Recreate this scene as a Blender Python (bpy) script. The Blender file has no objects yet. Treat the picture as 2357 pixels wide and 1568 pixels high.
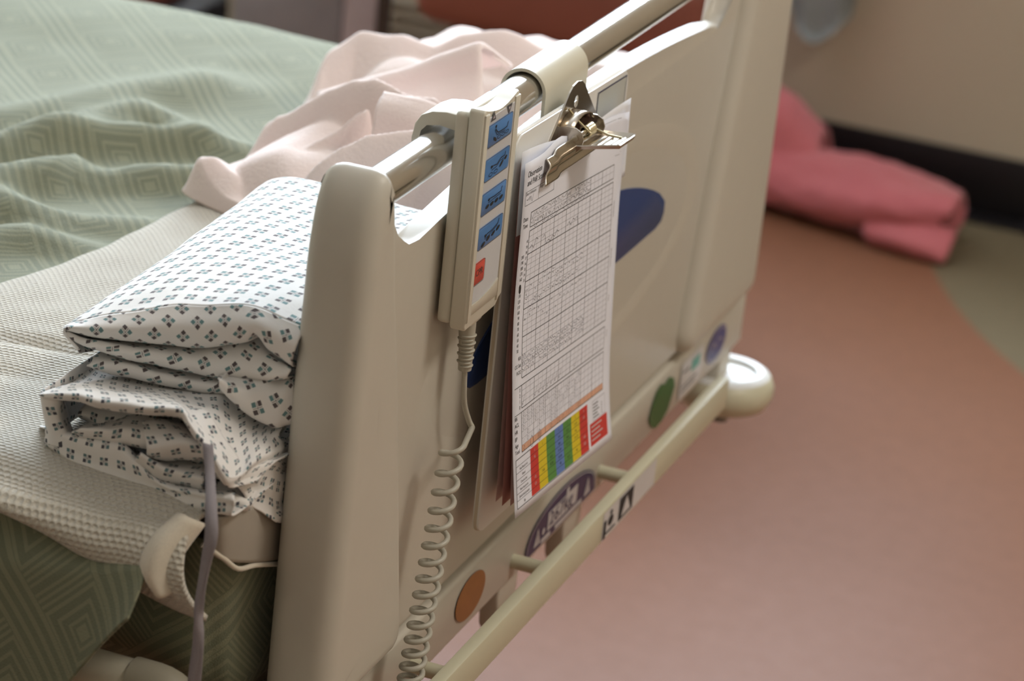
import bpy, bmesh, math, random
from mathutils import Vector, Matrix, noise
random.seed(7)
scene = bpy.context.scene
col = scene.collection
R = math.radians

# ------------------------------------------------------------------ camera
cam_d = bpy.data.cameras.new('camera'); cam = bpy.data.objects.new('camera', cam_d); col.objects.link(cam)
cam_d.sensor_width = 36; cam_d.lens = 105; cam_d.clip_start = .05
rot = Matrix.Rotation(R(19.58), 4, 'Z') @ Matrix.Rotation(R(68.0), 4, 'X') @ Matrix.Rotation(R(5.938), 4, 'Z')
cam.matrix_world = Matrix.Translation((.666, -1.486, 1.493)) @ rot
cam_d.dof.use_dof = True; cam_d.dof.focus_distance = 2.0; cam_d.dof.aperture_fstop = 7.1
scene.camera = cam

# ------------------------------------------------------------------ daylight outside the window, exposure
world = bpy.data.worlds.new('daylight'); scene.world = world; world.use_nodes = True
bg = world.node_tree.nodes['Background']
bg.inputs[0].default_value = (.76, .88, 1.0, 1); bg.inputs[1].default_value = 22.0
WIN = dict(x0=-2.3, x1=-.1, z0=1.0, z1=2.45)          # opening in the wall beyond the bed
YW = 2.914
pl = bpy.data.lights.new('window_back_offscreen', 'AREA'); pl.shape = 'RECTANGLE'; pl.size = WIN['x1']-WIN['x0']; pl.size_y = WIN['z1']-WIN['z0']
pl.cycles.is_portal = True
po = bpy.data.objects.new('window_back_offscreen', pl); col.objects.link(po)
po.location = ((WIN['x0']+WIN['x1'])/2, YW+.03, (WIN['z0']+WIN['z1'])/2); po.rotation_euler = (R(-90), 0, 0)
vs = scene.view_settings
vs.view_transform = 'Standard'; vs.look = 'None'; vs.gamma = 1.0; vs.exposure = 0.1; vs.use_curve_mapping = False

# ------------------------------------------------------------------ node helper and materials
class G:
    def __init__(s, name):
        s.m = bpy.data.materials.new(name); s.m.use_nodes = True; s.t = s.m.node_tree
        s.b = s.t.nodes['Principled BSDF']
    def n(s, typ, **kw):
        o = s.t.nodes.new(typ)
        for k, v in kw.items(): setattr(o, k, v)
        return o
    def put(s, inp, v):
        if isinstance(v, (int, float)): inp.default_value = v
        elif isinstance(v, (tuple, list)): inp.default_value = tuple(v) if len(v) != 3 or inp.type == 'VECTOR' else (*v, 1)
        else: s.t.links.new(v, inp)
    def op(s, o, a, b=0., c=None):
        d = s.n('ShaderNodeMath', operation=o); s.put(d.inputs[0], a); s.put(d.inputs[1], b)
        if c is not None: s.put(d.inputs[2], c)
        return d.outputs[0]
    def mix(s, f, a, b):
        d = s.n('ShaderNodeMix', data_type='RGBA'); s.put(d.inputs[0], f); s.put(d.inputs[6], a); s.put(d.inputs[7], b); return d.outputs[2]
    def uv(s):
        d = s.n('ShaderNodeSeparateXYZ'); s.t.links.new(s.n('ShaderNodeUVMap').outputs[0], d.inputs[0]); return d.outputs[0], d.outputs[1]
    def obj(s): return s.n('ShaderNodeTexCoord').outputs['Object']
    def noise(s, scale, detail=3, vec=None, rough=.55):
        d = s.n('ShaderNodeTexNoise'); d.inputs['Scale'].default_value = scale; d.inputs['Detail'].default_value = detail; d.inputs['Roughness'].default_value = rough
        s.t.links.new(vec if vec is not None else s.obj(), d.inputs['Vector']); return d.outputs[0]
    def bump(s, h, st=.3, dist=.001):
        d = s.n('ShaderNodeBump'); d.inputs['Strength'].default_value = st; d.inputs['Distance'].default_value = dist
        s.put(d.inputs['Height'], h); s.t.links.new(d.outputs[0], s.b.inputs['Normal'])
    def fin(s, colr, rough=.5, metal=0., spec=.5, sheen=0., sss=0., sssr=None):
        s.put(s.b.inputs['Base Color'], colr); s.put(s.b.inputs['Roughness'], rough); s.b.inputs['Metallic'].default_value = metal
        s.b.inputs['Specular IOR Level'].default_value = spec
        if sheen: s.b.inputs['Sheen Weight'].default_value = sheen
        return s.m

def plain(name, c, rough=.5, metal=0., spec=.5, mottle=.04, scale=40., sheen=0.):
    g = G(name)
    n = g.noise(scale, 3)
    d = tuple(max(0, v*(1-mottle*2)) for v in c); e = tuple(min(1, v*(1+mottle*2)) for v in c)
    return g.fin(g.mix(n, d, e), rough, metal, spec, sheen=sheen)

M = {}
M['cream'] = plain('cream_moulded_plastic', (.57, .53, .455), .42, mottle=.012, scale=60)
M['bar'] = plain('cream_painted_steel', (.60, .57, .42), .38, mottle=.015)
M['steel_cream'] = plain('cream_enamelled_hook', (.66, .62, .50), .30, mottle=.01)
M['groove'] = plain('dark_rubber', (.20, .18, .14), .7)
M['chrome'] = plain('brushed_stainless', (.80, .78, .76), .15, 1., mottle=.01, scale=300)
M['nickel'] = plain('nickel_plated_clip', (.58, .52, .44), .22, 1., mottle=.05, scale=120)
M['nickel_dark'] = plain('tarnished_nickel', (.58, .52, .44), .28, 1., mottle=.1, scale=150)
M['brass'] = plain('spring_wire', (.70, .62, .42), .2, 1.)
M['handset'] = plain('handset_plastic', (.66, .62, .52), .42, mottle=.01)
M['handface'] = plain('handset_keypad_film', (.62, .62, .64), .35, mottle=.005)
M['blue_key'] = plain('blue_key_film', (.085, .23, .52), .3, mottle=.02)
M['red_key'] = plain('red_key_film', (.62, .075, .05), .3, mottle=.02)
M['ink'] = plain('black_ink', (.02, .02, .022), .6)
M['greyink'] = plain('grey_ink', (.09, .09, .10), .6)
M['fineink'] = plain('fine_grey_ink', (.25, .25, .27), .6)
M['pen'] = plain('ball_pen_ink', (.06, .06, .08), .6)
M['cable'] = plain('grey_cable', (.45, .425, .355), .42, mottle=.02)
M['board'] = plain('white_clipboard', (.72, .70, .66), .38, mottle=.01)
M['board_edge'] = plain('clipboard_edge', (.55, .47, .36), .6)
M['inlay'] = plain('blue_inlay', (.022, .055, .20), .42, mottle=.02)
M['navy'] = plain('navy_sticker', (.03, .028, .10), .35)
M['white_vinyl'] = plain('white_vinyl_print', (.62, .60, .60), .4)
M['orange'] = plain('orange_sticker', (.30, .115, .022), .3, mottle=.1, scale=60)
M['green_st'] = plain('green_sticker', (.02, .13, .03), .35, mottle=.08, scale=90)
M['teal_st'] = plain('teal_print', (.08, .35, .28), .4)
M['oval_blue'] = plain('blue_oval_sticker', (.07, .07, .24), .35, mottle=.2, scale=120)
M['c_red'] = plain('chart_red', (.62, .045, .035), .55); M['c_yel'] = plain('chart_yellow', (.72, .56, .02), .55)
M['c_grn'] = plain('chart_green', (.10, .28, .06), .55); M['c_blu'] = plain('chart_blue', (.12, .22, .52), .55)
M['c_ora'] = plain('chart_peach', (.78, .44, .30), .55)
M['roller_w'] = plain('roller_white', (.72, .72, .70), .4)
M['card'] = plain('grey_name_card', (.52, .53, .49), .4, mottle=.01)
M['taupe'] = plain('taupe_lining', (.17, .145, .12), .8)
M['lining'] = plain('beige_twill_lining', (.38, .335, .28), .8)
M['strap'] = plain('grey_cotton_tape', (.30, .27, .29), .8, mottle=.08, scale=900)
M['grey_cap'] = plain('grey_elbow_plastic', (.34, .31, .24), .45)
M['locker'] = plain('grey_laminate', (.36, .35, .37), .5); M['lilac'] = plain('lilac_grey_laminate', (.62, .54, .57), .5)
M['wood_dark'] = plain('dark_brown_trim', (.08, .06, .05), .6)
M['chair_red'] = plain('red_brown_vinyl', (.24, .072, .05), .38, mottle=.06, scale=12)
M['chair_grey'] = plain('grey_chair_base', (.13, .115, .105), .6)
M['black'] = plain('black_skirting_vinyl', (.006, .004, .005), .45)
M['heater'] = plain('cream_heater_enamel', (.50, .43, .32), .45)
M['stool_black'] = plain('black_metal', (.012, .009, .008), .5)
M['frame_white'] = plain('white_window_frame', (.7, .7, .68), .4)
M['ceil'] = plain('white_ceiling_paint', (.80, .79, .77), .9)

def mat_wall(name, c):
    g = G(name); n = g.noise(3, 4); c2 = tuple(v*.94 for v in c)
    m = g.fin(g.mix(n, c, c2), .75); g.bump(g.noise(250, 2), .12, .0006); return m
M['wall'] = mat_wall('beige_wall_paint', (.52, .44, .325))
def mat_paper(name, c):
    g = G(name); m = g.fin(g.mix(g.noise(400, 2), c, tuple(v*.97 for v in c)), .6, spec=.3)
    return m
M['paper'] = mat_paper('white_paper', (.84, .85, .93)); M['paper2'] = mat_paper('off_white_paper', (.82, .82, .86))
M['paper_pink'] = mat_paper('pink_printed_paper', (.58, .40, .38)); M['paper_red'] = mat_paper('deep_pink_form', (.44, .20, .18))

def mat_floor():
    g = G('mottled_terracotta_vinyl')
    tc = g.n('ShaderNodeTexCoord').outputs['Object']
    sx = g.n('ShaderNodeSeparateXYZ'); g.t.links.new(tc, sx.inputs[0])
    n1 = g.noise(2.2, 3); n2 = g.noise(38, 4, rough=.7); n3 = g.noise(9, 3)
    c = g.mix(n1, (.225, .088, .038), (.205, .09, .052))
    c = g.mix(g.op('MULTIPLY', n2, .55), c, (.145, .062, .03))
    c = g.mix(g.op('MULTIPLY', n3, .25), c, (.235, .105, .066))
    # grey-green inlaid sweep beside the wall: a disc of different vinyl
    dx = g.op('SUBTRACT', sx.outputs[0], .95); dy = g.op('SUBTRACT', sx.outputs[1], 3.1)
    r = g.op('SQRT', g.op('ADD', g.op('MULTIPLY', dx, dx), g.op('MULTIPLY', dy, dy)))
    inl = g.op('LESS_THAN', r, 1.2)
    green = g.mix(g.op('MULTIPLY', n2, .6), (.17, .13, .075), (.125, .10, .055))
    c = g.mix(inl, c, green)
    m = g.fin(c, g.op('ADD', .46, g.op('MULTIPLY', n2, .12)), spec=.32)
    g.bump(n2, .08, .0008); return m
M['floor'] = mat_floor()

def mat_gown(name, base, dark, teal, ang, h=.235, g_=.0142):
    g = G(name); u, v = g.uv(); c, s = math.cos(R(ang)), math.sin(R(ang))
    a = g.op('MULTIPLY', g.op('ADD', g.op('MULTIPLY', u, c), g.op('MULTIPLY', v, s)), 1/g_)
    b = g.op('MULTIPLY', g.op('SUBTRACT', g.op('MULTIPLY', v, c), g.op('MULTIPLY', u, s)), 1/g_)
    qa = g.op('SUBTRACT', g.op('FRACT', a), .5); qb = g.op('SUBTRACT', g.op('FRACT', b), .5)
    aa = g.op('ABSOLUTE', qa); ab = g.op('ABSOLUTE', qb)
    mx = g.op('MAXIMUM', aa, ab); mn = g.op('MINIMUM', aa, ab)
    quad = g.op('MULTIPLY', g.op('LESS_THAN', mx, h), g.op('GREATER_THAN', mn, .052))
    line = g.op('MULTIPLY', g.op('LESS_THAN', mn, .016), g.op('LESS_THAN', mx, h*.92))
    same = g.op('GREATER_THAN', g.op('MULTIPLY', qa, qb), 0)
    pc = g.mix(same, teal, dark)
    cl = g.mix(g.op('MULTIPLY', quad, .93), base, pc); cl = g.mix(g.op('MULTIPLY', line, .75), cl, dark)
    m = g.fin(cl, .85, spec=.2, sheen=.15)
    g.bump(g.noise(120, 3), .25, .0012); return m
M['gown_up'] = mat_gown('white_cotton_diamond_print', (.80, .77, .74), (.06, .04, .045), (.10, .22, .23), 45, .25, .0146)
M['gown_top'] = mat_gown('white_cotton_print_upper', (.80, .77, .74), (.06, .04, .045), (.10, .22, .23), -6, .26, .0155)
M['gown_low'] = mat_gown('white_cotton_square_print', (.80, .77, .74), (.035, .035, .055), (.09, .18, .20), 12, .235, .0125)

def mat_spread():
    g = G('sage_woven_bedspread'); u, v = g.uv()
    P = .074
    a = g.op('MULTIPLY', g.op('ADD', u, g.op('MULTIPLY', v, 1.0)), .7071/P); b = g.op('MULTIPLY', g.op('SUBTRACT', v, u), .7071/P)
    qa = g.op('ABSOLUTE', g.op('SUBTRACT', g.op('FRACT', a), .5)); qb = g.op('ABSOLUTE', g.op('SUBTRACT', g.op('FRACT', b), .5))
    r = g.op('MAXIMUM', qa, qb)
    def band(c, w): return g.op('LESS_THAN', g.op('ABSOLUTE', g.op('SUBTRACT', r, c)), w)
    m1 = band(.03, .03)
    for c, w in ((.105, .014), (.19, .016), (.285, .016), (.345, .013), (.40, .013), (.455, .013)):
        m1 = g.op('MAXIMUM', m1, band(c, w))
    # long stripe bands that run between the rows of diamonds
    st = g.op('LESS_THAN', g.op('ABSOLUTE', g.op('SUBTRACT', g.op('FRACT', g.op('MULTIPLY', a, 9.)), .5)), .22)
    mid = g.op('GREATER_THAN', qa, .30)
    m1 = g.op('MAXIMUM', g.op('MULTIPLY', m1, g.op('SUBTRACT', 1., mid)), g.op('MULTIPLY', st, mid))
    weave = g.noise(900, 2)
    base = g.mix(weave, (.150, .160, .105), (.205, .212, .145))
    c = g.mix(g.op('MULTIPLY', m1, .66), base, (.27, .272, .18))
    m = g.fin(c, .85, spec=.15, sheen=.12); g.b.inputs['Sheen Tint'].default_value = (1, 1, 1, 1)
    g.bump(g.op('ADD', g.op('MULTIPLY', m1, .6), g.op('MULTIPLY', weave, .8)), .45, .0015); return m
M['spread'] = mat_spread()

def mat_waffle():
    g = G('cream_cellular_weave'); u, v = g.uv()
    a = g.op('ABSOLUTE', g.op('SUBTRACT', g.op('FRACT', g.op('MULTIPLY', u, 1/.0050)), .5))
    row = g.op('FLOOR', g.op('MULTIPLY', v, 1/.0031))
    ush = g.op('ADD', g.op('MULTIPLY', u, 1/.0050), g.op('MULTIPLY', row, .5))
    a = g.op('ABSOLUTE', g.op('SUBTRACT', g.op('FRACT', ush), .5)); b = g.op('ABSOLUTE', g.op('SUBTRACT', g.op('FRACT', g.op('MULTIPLY', v, 1/.0031)), .5))
    d = g.op('ADD', g.op('MULTIPLY', a, a), g.op('MULTIPLY', b, b))
    dip = g.op('MINIMUM', g.op('MULTIPLY', d, 4.), 1.)
    fz = g.noise(700, 2)
    base = g.mix(fz, (.56, .51, .42), (.68, .635, .545))
    m = g.fin(base, .9, spec=.15, sheen=.4)
    g.bump(g.op('ADD', dip, g.op('MULTIPLY', fz, .5)), .75, .0022); return m
M['waffle'] = mat_waffle()
M['hem'] = plain('cream_ribbed_hem', (.66, .59, .48), .9, mottle=.06, scale=600, sheen=.3)
def mat_fleece(name, c1, c2, trans=0.):
    g = G(name); n = g.noise(260, 4, rough=.7); n2 = g.noise(14, 2)
    cc = g.mix(n2, c1, c2); m = g.fin(cc, .95, spec=.1, sheen=.3); g.bump(n, .5, .0018)
    if trans:
        tr = g.n('ShaderNodeBsdfTranslucent'); g.t.links.new(cc, tr.inputs[0]); mx = g.n('ShaderNodeMixShader'); mx.inputs[0].default_value = trans
        out = g.t.nodes['Material Output']; g.t.links.new(g.b.outputs[0], mx.inputs[1]); g.t.links.new(tr.outputs[0], mx.inputs[2]); g.t.links.new(mx.outputs[0], out.inputs[0])
    return m
M['pink'] = mat_fleece('pale_pink_fleece', (.96, .82, .755), (.95, .79, .755), .12)
M['towel'] = mat_fleece('rose_pink_towelling', (.50, .13, .145), (.56, .17, .175))
def mat_bluecloth():
    g = G('blue_grey_woven_cloth'); n = g.noise(60, 3, rough=.7)
    return g.fin(g.mix(n, (.15, .17, .17), (.30, .32, .31)), .9)
M['bluecloth'] = mat_bluecloth()

# ------------------------------------------------------------------ builders
def tag(o, label=None, cat=None, group=None, kind=None):
    if label: o['label'] = label
    if cat: o['category'] = cat
    if group: o['group'] = group
    if kind: o['kind'] = kind
    return o
def empty(name, loc):
    o = bpy.data.objects.new(name, None); col.objects.link(o); o.location = loc; o.empty_display_size = .05; return o
def link(name, me, mat, parent=None, smooth=True):
    if mat is not None and not me.materials: me.materials.append(M[mat])
    if smooth:
        for p in me.polygons: p.use_smooth = True
    o = bpy.data.objects.new(name, me); col.objects.link(o)
    if parent is not None:
        o.parent = parent
        w = Matrix.Translation(parent.location) if parent.type == 'EMPTY' else Matrix.Identity(4)
        o.matrix_parent_inverse = w.inverted()
    return o
def pyd(name, v, f, mat, parent=None, smooth=True, uvs=None):
    me = bpy.data.meshes.new(name); me.from_pydata(v, [], f); me.update()
    if uvs is not None:
        l = me.uv_layers.new(name='UVMap')
        for p in me.polygons:
            for li in p.loop_indices: l.data[li].uv = uvs[me.loops[li].vertex_index]
    return link(name, me, mat, parent, smooth)
def from_bm(name, bm, mat, parent=None, smooth=True, auto=None):
    bmesh.ops.recalc_face_normals(bm, faces=bm.faces)
    me = bpy.data.meshes.new(name); bm.to_mesh(me); bm.free()
    o = link(name, me, mat, parent, smooth)
    if smooth and auto: me.set_sharp_from_angle(angle=R(auto))
    return o
def box(name, x0, x1, y0, y1, z0, z1, mat, parent=None, bev=.002, seg=2):
    bm = bmesh.new(); bmesh.ops.create_cube(bm, size=1)
    bmesh.ops.scale(bm, vec=(x1-x0, y1-y0, z1-z0), verts=bm.verts)
    bmesh.ops.translate(bm, vec=((x0+x1)/2, (y0+y1)/2, (z0+z1)/2), verts=bm.verts)
    if bev: bmesh.ops.bevel(bm, geom=list(bm.edges), offset=bev, segments=seg, profile=.5, affect='EDGES')
    return from_bm(name, bm, mat, parent, True, 40)
def prism(name, pts, x0, x1, mat, parent=None, bev=.0, seg=3, frame=None, auto=45, sidebev=0.):
    """outline pts are (y, z); extruded along x from x0 (back) to x1 (front); frame maps (x,y,z)->world"""
    bm = bmesh.new()
    fr = frame or (lambda x, y, z: (x, y, z))
    f = [bm.verts.new((x1, y, z)) for y, z in pts]; b = [bm.verts.new((x0, y, z)) for y, z in pts]
    bm.faces.new(f); bm.faces.new(b[::-1]); n = len(pts)
    for i in range(n): bm.faces.new((f[i], b[i], b[(i+1) % n], f[(i+1) % n]))
    if bev:
        bm.edges.ensure_lookup_table()
        ed = [e for e in bm.edges if abs(e.verts[0].co.x-e.verts[1].co.x) < 1e-9]
        bmesh.ops.bevel(bm, geom=ed, offset=bev, segments=seg, profile=.5, affect='EDGES', clamp_overlap=True)
    for v in bm.verts: v.co = fr(*v.co)
    return from_bm(name, bm, mat, parent, True, auto)
def soft_prism(name, pts, x0, x1, r, mat, parent=None, seg=6, sub=4):
    """outline (y, z) drawn out along x with edges rounded to radius r by insetting rings"""
    P0 = [Vector((y, z, 0)) for y, z in pts]; n0 = len(P0); P = []
    for i in range(n0):
        a, b, c, d = P0[i-1], P0[i], P0[(i+1) % n0], P0[(i+2) % n0]
        for k in range(sub):
            f = k/sub; L = (c-b).length; m1 = (c-a).normalized()*L; m2 = (d-b).normalized()*L
            q = b*(2*f**3-3*f*f+1)+m1*(f**3-2*f*f+f)+c*(3*f*f-2*f**3)+m2*(f**3-f*f)
            lin = b.lerp(c, f)
            P.append(q if L < .03 else lin)
    n = len(P); area = sum(P[i].x*P[(i+1) % n].y-P[(i+1) % n].x*P[i].y for i in range(n)); sg = 1 if area > 0 else -1
    N = []
    for i in range(n):
        t = (P[(i+1) % n]-P[i-1]); t.normalize(); N.append(Vector((-t.y, t.x, 0))*sg)
    rings = [(x0+r*(1-math.cos(math.pi/2*k/seg)), r*(1-math.sin(math.pi/2*k/seg))) for k in range(seg+1)]
    rings += [(x1-r*(1-math.sin(math.pi/2*(k)/seg)) if False else x1-r+r*math.sin(math.pi/2*k/seg), r*(1-math.cos(math.pi/2*k/seg))) for k in range(seg+1)]
    v, f = [], []
    for x, d in rings:
        for p, nn in zip(P, N): q = p+nn*d; v.append((x, q.x, q.y))
    for j in range(len(rings)-1):
        for i in range(n):
            i2 = (i+1) % n; f.append((j*n+i, j*n+i2, (j+1)*n+i2, (j+1)*n+i))
    zs = [p.y for p in P]; za, zb = min(zs)+2.2*r, max(zs)-2.2*r
    def midy(z):
        lo, hi = 9., -9.
        for i in range(n):
            p, q = P[i], P[(i+1) % n]
            if (p.y-z)*(q.y-z) <= 0 and p.y != q.y: yy = p.x+(q.x-p.x)*(z-p.y)/(q.y-p.y); lo = min(lo, yy); hi = max(hi, yy)
        return (lo+hi)/2
    for j in (0, len(rings)-1):          # caps run from the last ring to a centre line
        k0 = len(v)
        for p in P: z = max(za, min(zb, p.y)); v.append((rings[j][0], midy(z), z))
        for i in range(n): i2 = (i+1) % n; f.append((j*n+i, j*n+i2, k0+i2, k0+i))
    bm = bmesh.new(); V = [bm.verts.new(p) for p in v]
    for q in f: bm.faces.new([V[i] for i in q])
    bmesh.ops.remove_doubles(bm, verts=bm.verts, dist=1e-6); bmesh.ops.dissolve_degenerate(bm, edges=bm.edges, dist=1e-7)
    return from_bm(name, bm, mat, parent, True, 50)
def rrect(y0, y1, z0, z1, r, n=4):
    out = []
    for cy, cz, a0 in ((y1-r, z1-r, 0), (y0+r, z1-r, 90), (y0+r, z0+r, 180), (y1-r, z0+r, 270)):
        for i in range(n+1):
            a = R(a0+90*i/n); out.append((cy+r*math.cos(a), cz+r*math.sin(a)))
    return out
def catmull(P, t):
    """P list of Vectors, t in [0,len-1]"""
    n = len(P); i = min(int(t), n-2); f = t-i
    p0 = P[i-1] if i > 0 else P[0]*2-P[1]; p1 = P[i]; p2 = P[i+1]; p3 = P[i+2] if i+2 < n else P[-1]*2-P[-2]
    return .5*((2*p1)+(p2-p0)*f+(2*p0-5*p1+4*p2-p3)*f*f+(3*p1-p0-3*p2+p3)*f*f*f)
def sweep(name, path, rad, mat, parent=None, sides=10, caps=True, flat=None):
    """tube along a polyline; flat=(w,h) gives a ribbon/elliptic section"""
    P = [Vector(p) for p in path]; n = len(P); v, f = [], []
    up = Vector((0, 0, 1)); t = (P[1]-P[0]).normalized()
    if abs(t.dot(up)) > .95: up = Vector((1, 0, 0))
    nrm = (up-t*up.dot(t)).normalized()
    for i in range(n):
        t = (P[min(i+1, n-1)]-P[max(i-1, 0)]).normalized()
        nrm = (nrm-t*nrm.dot(t)).normalized(); bi = t.cross(nrm)
        r = rad[i] if isinstance(rad, (list, tuple)) else rad
        for k in range(sides):
            a = 2*math.pi*k/sides; v.append(P[i]+nrm*(math.cos(a)*r)+bi*(math.sin(a)*r))
    for i in range(n-1):
        for k in range(sides):
            k2 = (k+1) % sides; f.append((i*sides+k, i*sides+k2, (i+1)*sides+k2, (i+1)*sides+k))
    if caps: f.append(tuple(range(sides))[::-1]); f.append(tuple((n-1)*sides+k for k in range(sides)))
    o = pyd(name, v, f, mat, parent); o.data.set_sharp_from_angle(angle=R(50)); return o
def lathe(name, prof, c, mat, parent=None, seg=40, auto=40):
    v, f = [], []; n = len(prof)
    for k in range(seg):
        a = 2*math.pi*k/seg
        for r, z in prof: v.append((c[0]+r*math.cos(a), c[1]+r*math.sin(a), c[2]+z))
    for k in range(seg):
        k2 = (k+1) % seg
        for i in range(n-1): f.append((k*n+i, k2*n+i, k2*n+i+1, k*n+i+1))
    o = pyd(name, v, f, mat, parent); o.data.set_sharp_from_angle(angle=R(auto)); return o
def solid(o, th, offset=0., sub=0):
    m = o.modifiers.new('thickness', 'SOLIDIFY'); m.thickness = th; m.offset = offset
    if sub: s = o.modifiers.new('smooth', 'SUBSURF'); s.levels = sub; s.render_levels = sub
    return o
def patch(name, ctrl, nu, nv, mat, parent=None, wr=0., wscale=40., th=.0012, seed=0., uvoff=(0, 0), fn=None):
    """smooth sheet through a grid of 3-D control points (rows may differ in length); UV in metres"""
    rows = [[Vector(p) for p in r] for r in ctrl]
    rs = [[catmull(r, j*(len(r)-1)/nu) for j in range(nu+1)] for r in rows]
    grid = []
    for i in range(nv+1):
        t = i*(len(rs)-1)/nv
        grid.append([catmull([r[j] for r in rs], t) for j in range(nu+1)])
    ul = [0.]; mid = grid[(nv+1)//2]
    for j in range(1, nu+1): ul.append(ul[-1]+(mid[j]-mid[j-1]).length)
    vl = [[0.]*(nu+1) for _ in range(nv+1)]
    for i in range(1, nv+1):
        for j in range(nu+1): vl[i][j] = vl[i-1][j]+(grid[i][j]-grid[i-1][j]).length
    v, uv, f = [], [], []
    for i in range(nv+1):
        for j in range(nu+1):
            p = grid[i][j]
            if wr:
                q = Vector((p.x*wscale+seed, p.y*wscale*.8, p.z*wscale))
                p = p+Vector((noise.noise(q), noise.noise(q+Vector((9, 3, 1))), noise.noise(q+Vector((4, 7, 2)))))*wr
            if fn: p = fn(p)
            v.append(p); uv.append((ul[j]+uvoff[0], vl[i][j]+uvoff[1]))
    w = nu+1
    for i in range(nv):
        for j in range(nu): f.append((i*w+j, i*w+j+1, (i+1)*w+j+1, (i+1)*w+j))
    o = pyd(name, v, f, mat, parent, True, uv)
    if th: solid(o, th, 0.)
    return o

# --- flat print: ribbons, filled shapes and lettering laid on a surface S(s,t) -> world point just proud of it
class Ink:
    def __init__(s, S): s.S = S; s.v = []; s.f = []
    def quad(s, a, b, c, d):
        k = len(s.v); s.v += [s.S(*p) for p in (a, b, c, d)]; s.f.append((k, k+1, k+2, k+3))
    def rect(s, x0, x1, y0, y1, nx=1, ny=1):
        for i in range(nx):
            for j in range(ny):
                xa, xb = x0+(x1-x0)*i/nx, x0+(x1-x0)*(i+1)/nx; ya, yb = y0+(y1-y0)*j/ny, y0+(y1-y0)*(j+1)/ny
                s.quad((xa, ya), (xb, ya), (xb, yb), (xa, yb))
    def line(s, x0, y0, x1, y1, w, n=1):
        dx, dy = x1-x0, y1-y0; L = math.hypot(dx, dy) or 1; ox, oy = -dy/L*w/2, dx/L*w/2
        for i in range(n):
            a, b = i/n, (i+1)/n
            s.quad((x0+dx*a-ox, y0+dy*a-oy), (x0+dx*b-ox, y0+dy*b-oy), (x0+dx*b+ox, y0+dy*b+oy), (x0+dx*a+ox, y0+dy*a+oy))
    def poly(s, pts):
        k = len(s.v); s.v += [s.S(*p) for p in pts]; s.f.append(tuple(range(k, k+len(pts))))
    def path(s, pts, w):
        for a, b in zip(pts, pts[1:]): s.line(*a, *b, w)
    def disc(s, cx, cy, rx, ry, n=16, rotd=0.):
        c, d = math.cos(rotd), math.sin(rotd)
        s.poly([(cx+rx*math.cos(2*math.pi*i/n)*c-ry*math.sin(2*math.pi*i/n)*d, cy+rx*math.cos(2*math.pi*i/n)*d+ry*math.sin(2*math.pi*i/n)*c) for i in range(n)])
    def text(s, body, x, y, size, flip=True, shear=0., rotd=0., align='LEFT', sx=1.):
        """letters run along +s, baseline at t=y; flip: t grows downwards"""
        cu = bpy.data.curves.new('lettering', 'FONT'); cu.body = body; cu.size = size; cu.align_x = align; cu.shear = shear; cu.resolution_u = 2
        ob = bpy.data.objects.new('lettering', cu); col.objects.link(ob)
        dg = bpy.context.evaluated_depsgraph_get(); me = bpy.data.meshes.new_from_object(ob.evaluated_get(dg))
        c, d = math.cos(rotd), math.sin(rotd); k = len(s.v); sg = -1 if flip else 1
        for q in me.vertices:
            a, b = q.co.x*sx, q.co.y; a, b = a*c-b*d, a*d+b*c
            s.v.append(s.S(x+a, y+sg*b))
        for p in me.polygons: s.f.append(tuple(k+i for i in p.vertices))
        bpy.data.objects.remove(ob); bpy.data.curves.remove(cu); bpy.data.meshes.remove(me)
    def build(s, name, mat, parent):
        o = pyd(name, s.v, s.f, mat, parent, False)
        if any(k in name for k in ('lettering', 'rules', 'handwriting', 'print', 'symbol', 'lines', 'legend', 'border')): o['kind'] = 'stuff'
        return o

# ================================================================== the room
X0, X1, Y0, ZC = -2.75, 2.1, -3.0, 2.7
def struct(name, *a, **k):
    o = box(name, *a, **k); tag(o, kind='structure'); return o
struct('floor', X0, X1, Y0, YW+.1, -.05, 0, 'floor', bev=0)
struct('ceiling', X0, X1, Y0, YW+.1, ZC, ZC+.05, 'ceil', bev=0)
wb = pyd('wall_back', [], [], 'wall'); bpy.data.objects.remove(wb)
bm = bmesh.new()
def bb(bm, x0, x1, y0, y1, z0, z1):
    r = bmesh.ops.create_cube(bm, size=1)['verts']
    bmesh.ops.scale(bm, vec=(x1-x0, y1-y0, z1-z0), verts=r); bmesh.ops.translate(bm, vec=((x0+x1)/2, (y0+y1)/2, (z0+z1)/2), verts=r)
bb(bm, X0, WIN['x0'], YW, YW+.1, 0, ZC); bb(bm, WIN['x1'], X1, YW, YW+.1, 0, ZC)
bb(bm, WIN['x0'], WIN['x1'], YW, YW+.1, 0, WIN['z0']); bb(bm, WIN['x0'], WIN['x1'], YW, YW+.1, WIN['z1'], ZC)
o = from_bm('wall_back', bm, 'wall', smooth=False); tag(o, kind='structure')
struct('wall_left', X0-.1, X0, Y0, YW+.1, 0, ZC, 'wall', bev=0)
struct('wall_right', X1, X1+.1, Y0, YW+.1, 0, ZC, 'wall', bev=0)
struct('wall_front', X0-.1, X1+.1, Y0-.1, Y0, 0, ZC, 'wall', bev=0)
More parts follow.
